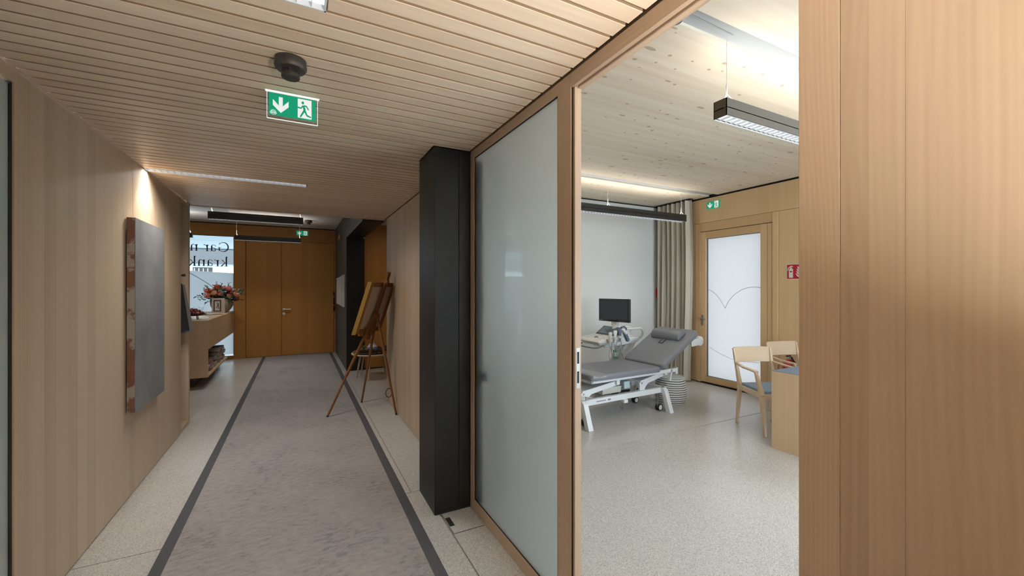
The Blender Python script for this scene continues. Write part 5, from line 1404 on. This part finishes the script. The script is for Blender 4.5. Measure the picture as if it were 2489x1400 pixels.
# leaning column and horizontal boom
part(MB().prism([(4.00, 0.40), (4.20, 0.40), (4.42, 0.76), (4.42, 0.80), (4.25, 0.80)], 'y', 4.53, 4.71), 'column', 'white_plastic', us, 0.012, smooth=True, world=True)
part(MB().prism([(3.78, 0.70), (4.35, 0.735), (4.44, 0.78), (4.40, 0.835), (3.80, 0.835)], 'y', 4.48, 4.76), 'boom', 'white_plastic', us, 0.02, smooth=True, world=True)
part(MB().box(3.84, 4.12, 4.46, 4.78, 0.42, 0.455), 'shelf', 'cream_plastic', us, 0.01, world=True)
# control console
con = [(3.56, 0.800), (3.60, 0.775), (3.95, 0.785), (4.0, 0.82), (3.98, 0.87), (3.60, 0.83)]
part(MB().prism(con, 'y', 4.37, 4.87), 'console', 'cream_plastic', us, 0.018, smooth=True, world=True)
part(MB().prism([(3.62, 0.775), (3.92, 0.775), (3.90, 0.745), (3.66, 0.745)], 'y', 4.44, 4.80), 'console_underside', 'cream_plastic', us, 0.008, world=True)
part(MB().tube([(3.66, 4.84, 0.745), (3.60, 4.84, 0.715), (3.585, 4.78, 0.71), (3.585, 4.50, 0.71), (3.62, 4.43, 0.72), (3.70, 4.42, 0.745)], 0.010, 8), 'front_handle', 'grey_plastic', us, smooth=True, world=True)
km = MB().lathe([(0.0, 0.0), (0.012, 0.0), (0.012, 0.007), (0.010, 0.009), (0.0, 0.009)], n=10).mesh('console_key', smooth=True); km.materials.append(MATS['white_plastic'])
def con_z(x): return 0.83 + (x - 3.60) * (0.04 / 0.38)
for i in range(5):
    for j in range(9):
        x = 3.65 + i * 0.058; yv = 4.42 + j * 0.05
        if (i, j) in ((2, 4), (1, 4), (2, 3), (1, 3)): continue
        o = obj('console_key', km, None, us); o.location = (x - 4.20, yv - 4.62, con_z(x) - 0.001)
part(MB().lathe([(0.03, 0.0), (0.032, 0.006), (0.026, 0.010), (0.024, 0.016), (0.0, 0.024)], (3.72, 4.595, con_z(3.72) - 0.002), n=20), 'trackball', 'grey_plastic', us, smooth=True, world=True)
# touch screen, tilted
ts = part(MB().prism([(3.90, 0.865), (4.06, 0.975), (4.075, 0.958), (3.92, 0.85)], 'y', 4.40, 4.84), 'touch_panel', 'black_plastic', us, 0.004, world=True)
part(MB().prism([(3.916, 0.8785), (4.046, 0.968), (4.045, 0.9695), (3.915, 0.880)], 'y', 4.43, 4.81), 'touch_display', 'touch_screen', ts, world=True)
# monitor
mn = Matrix.Translation((4.035, 4.59, 1.215)) @ Matrix.Rotation(math.radians(-81), 4, 'Z')
mo = part(MB().box(-0.275, 0.275, -0.012, 0.030, -0.165, 0.165).xf(mn), 'monitor_case', 'black_plastic', us, 0.006, world=True)
part(MB().box(-0.252, 0.252, -0.0135, -0.011, -0.125, 0.148).xf(mn), 'monitor_screen', 'screen', mo, world=True)
part(MB().box(-0.255, -0.205, -0.0140, -0.0125, -0.152, -0.144).xf(mn), 'monitor_mark', 'cable_grey', mo, world=True)
part(MB().box(-0.09, 0.09, -0.016, -0.0125, -0.164, -0.140).xf(mn), 'monitor_grip', 'gap_black', mo, world=True)
part(MB().box(-0.05, 0.05, 0.0, 0.05, -0.22, -0.16).xf(mn), 'monitor_neck', 'cream_plastic', us, 0.008, world=True)
part(MB().cyl((4.06, 4.59, 0.84), (4.06, 4.59, 1.01), 0.045, n=20), 'monitor_post', 'white_plastic', us, smooth=True, world=True)
# rear handle loop
def rrect(x0, x1, z0, z1, r, yv, n=6):
    p = []
    for cx_, cz_, a0 in ((x1 - r, z1 - r, 90), (x1 - r, z0 + r, 0)):
        for i in range(n + 1):
            a = math.radians(a0 - 90 * i / n); p.append((cx_ + r * math.cos(a), yv, cz_ + r * math.sin(a)))
    return [(x0, yv, z1)] + p + [(x0, yv, z0)]
part(MB().tube(rrect(4.10, 4.50, 0.815, 0.945, 0.055, 4.50), 0.016, 10), 'rear_handle', 'white_plastic', us, smooth=True, world=True)
part(MB().tube(rrect(4.10, 4.50, 0.815, 0.945, 0.055, 4.74), 0.016, 10), 'rear_handle', 'white_plastic', us, smooth=True, world=True)
# probe holders, probes and cables on the near side
for i in range(3):
    x = 3.74 + 0.085 * i
    part(MB().lathe([(0.034, -0.035), (0.040, 0.0), (0.034, 0.0), (0.028, -0.035), (0.034, -0.035)], (x, 4.325, 0.845 + 0.02 * i), n=16), 'probe_holder', 'cream_plastic', us, smooth=True, world=True)
    pb = part(MB().lathe([(0.010, -0.09), (0.016, -0.02), (0.024, 0.03), (0.031, 0.065), (0.026, 0.085), (0.0, 0.09)], (x, 4.325, 0.850 + 0.02 * i), n=14, sy=0.7), 'probe', ('cream_plastic', 'white_plastic', 'blue_grey_plastic')[i], us, smooth=True, world=True)
    part(MB().tube([(x, 4.325, 0.77), (x - 0.02, 4.325, 0.62), (x + 0.03 + 0.02 * i, 4.34, 0.46), (x + 0.09, 4.36, 0.44), (x + 0.12, 4.40, 0.56), (x + 0.08, 4.42, 0.74)], 0.0055, 6), 'probe_cable', 'cable_grey', pb, smooth=True, world=True)
    part(MB().tube([(x + 0.03, 4.33, 0.80), (x + 0.03, 4.33, 0.60), (x + 0.0, 4.35, 0.46), (x - 0.03, 4.40, 0.44)], 0.0055, 6), 'probe_cable', 'cable_grey', pb, smooth=True, world=True)
part(MB().bar((3.99, 4.33, 0.93), (4.06, 4.33, 0.80), 0.05, 0.045), 'connector', 'blue_grey_plastic', us, 0.01, world=True)
part(MB().bar((3.93, 4.30, 0.975), (4.00, 4.30, 0.905), 0.045, 0.04), 'probe_head', 'white_plastic', us, 0.012, world=True)
part(MB().tube([(3.96, 4.36, 0.99), (4.02, 4.36, 1.0), (4.06, 4.36, 0.965), (4.03, 4.36, 0.93)], 0.012, 8), 'cable_hook', 'blue_grey_plastic', us, smooth=True, world=True)
gb = thing('gel_bottle', 'clear gel bottle with green cap on the ultrasound machine shelf', 'bottle', (3.985, 4.50, 0.455))
part(MB().lathe([(0.0, 0.0), (0.035, 0.0), (0.038, 0.006), (0.038, 0.155), (0.030, 0.175), (0.0, 0.178)], n=20), 'bottle_body', 'gel_body', gb, smooth=True)
part(MB().lathe([(0.034, 0.172), (0.036, 0.176), (0.036, 0.200), (0.0, 0.203)], n=20), 'cap', 'gel_green', gb, smooth=True)
part(MB().lathe([(0.0383, 0.085), (0.0388, 0.088), (0.0388, 0.112), (0.0383, 0.115)], n=20), 'label_band', 'gel_green', gb, smooth=True)

# ------------------------------------------------------------------ striped basket
bs = thing('basket', 'white cloth basket with thin black stripes beside the couch', 'basket', (4.455, 3.945, 0))
prof = [(0.0, 0.004), (0.165, 0.0), (0.182, 0.02), (0.200, 0.10), (0.203, 0.18), (0.193, 0.27), (0.178, 0.33), (0.176, 0.345), (0.171, 0.345), (0.173, 0.33), (0.188, 0.26), (0.196, 0.18), (0.185, 0.04), (0.15, 0.012), (0.0, 0.012)]
part(MB().lathe(prof, n=48), 'basket_body', 'striped_cloth', bs, smooth=True)
part(MB().lathe([(0.171, 0.340), (0.179, 0.340), (0.179, 0.350), (0.171, 0.350), (0.171, 0.340)], n=48), 'rim', 'white_plastic', bs, smooth=True)

# ------------------------------------------------------------------ chairs
def chair(label, loc, rz):
    """armchair, local: faces -y, origin on the floor between the back legs' centre and front legs"""
    t = thing('armchair', label, 'chair', loc, rz, 'visitor chairs at the desk')
    hw = 0.235
    for s in (-1, 1):
        # rear leg rises to the backrest
        part(MB().bar((s * 0.215, 0.225, 0), (s * 0.205, 0.19, 0.44), 0.024, 0.028, (0, 1, 0), 0.036, 0.046).bar((s * 0.205, 0.19, 0.44), (s * 0.215, 0.235, 0.66), 0.036, 0.046, (0, 1, 0), 0.030, 0.034).bar((s * 0.215, 0.235, 0.66), (s * 0.225, 0.275, 0.845), 0.030, 0.034, (0, 1, 0), 0.024, 0.022), 'rear_leg', 'beech', t, 0.004, weld=False)
        part(MB().bar((s * 0.225, -0.235, 0), (s * 0.245, -0.215, 0.42), 0.026, 0.028, (0, 1, 0), 0.042, 0.050).bar((s * 0.245, -0.215, 0.42), (s * 0.265, -0.150, 0.655), 0.042, 0.050, (0, 1, 0), 0.030, 0.024), 'front_leg', 'beech', t, 0.004, weld=False)
        part(MB().bar((s * 0.265, -0.165, 0.657), (s * 0.262, 0.05, 0.668), 0.046, 0.018, (0, 0, 1), 0.040, 0.018).bar((s * 0.262, 0.05, 0.668), (s * 0.222, 0.245, 0.690), 0.040, 0.018, (0, 0, 1), 0.026, 0.018), 'armrest', 'beech', t, 0.004, weld=False)
        part(MB().bar((s * 0.235, -0.21, 0.412), (s * 0.205, 0.20, 0.418), 0.022, 0.055), 'side_rail', 'beech', t, 0.003)
        part(MB().box(s * 0.225 - 0.012, s * 0.225 + 0.012, -0.247, -0.223, 0, 0.004).box(s * 0.215 - 0.012, s * 0.215 + 0.012, 0.213, 0.237, 0, 0.004), 'glide', 'gap_black', t)
    part(MB().bar((-0.235, -0.215, 0.412), (0.235, -0.215, 0.412), 0.022, 0.055), 'front_rail', 'beech', t, 0.003)
    part(MB().bar((-0.205, 0.195, 0.415), (0.205, 0.195, 0.415), 0.022, 0.055), 'back_rail', 'beech', t, 0.003)
    def back(off):
        def fn(u, v):
            x = -0.222 + 0.444 * u
            z = 0.685 + 0.17 * v
            y = 0.242 + 0.036 * (z - 0.66) / 0.185 + 0.035 * math.sin(PI * u) + off
            return (x, y, z)
        return fn
    b = MB()
    n = 13
    g0 = [back(-0.008)(i / (n - 1), j) for j in (0, 1) for i in range(n)]
    g1 = [back(0.008)(i / (n - 1), j) for j in (0, 1) for i in range(n)]
    f = []
    for i in range(n - 1):
        f += [(i, i + 1, n + i + 1, n + i), (2 * n + i, 3 * n + i, 3 * n + i + 1, 2 * n + i + 1), (i, 2 * n + i, 2 * n + i + 1, i + 1), (n + i, n + i + 1, 3 * n + i + 1, 3 * n + i)]
    f += [(0, n, 3 * n, 2 * n), (n - 1, 3 * n - 1, 4 * n - 1, 2 * n - 1)]
    part(b.add(g0 + g1, f), 'backrest', 'beech', t, 0.003, 1, smooth=True)
    part(MB().prism([(-0.222, -0.225), (0.222, -0.225), (0.193, 0.19), (-0.193, 0.19)], 'z', 0.438, 0.468), 'seat_cushion', 'seat_blue', t, 0.008)
    return t
ang = math.atan2(-0.157, 0.399)
chair('pale wooden armchair with blue seat at the corner of the desk', (4.55, 2.692, 0), ang)
chair('whitish wooden armchair behind the desk nearer the wood wall', (5.38, 2.80, 0), math.radians(-14))
# ------------------------------------------------------------------ desk
dk = thing('desk', 'pale wood desk with blue grey top at the edge of the doorway', 'desk', (4.75, 1.95, 0))
part(MB().box(4.04, 5.55, 1.55, 2.365, 0.738, 0.742), 'desk_top', 'desk_top', dk, world=True)
part(MB().box(4.04, 5.55, 1.55, 2.365, 0.700, 0.738), 'top_board', 'desk_wood', dk, world=True)
part(MB().box(4.04, 4.075, 1.55, 2.365, 0.0, 0.700), 'side_panel', 'desk_wood', dk, 0.001, 1, world=True)
part(MB().box(5.515, 5.55, 1.55, 2.365, 0.0, 0.700), 'side_panel', 'desk_wood', dk, 0.001, 1, world=True)
part(MB().box(4.075, 5.515, 1.66, 1.68, 0.30, 0.700), 'modesty_panel', 'desk_wood', dk, world=True)
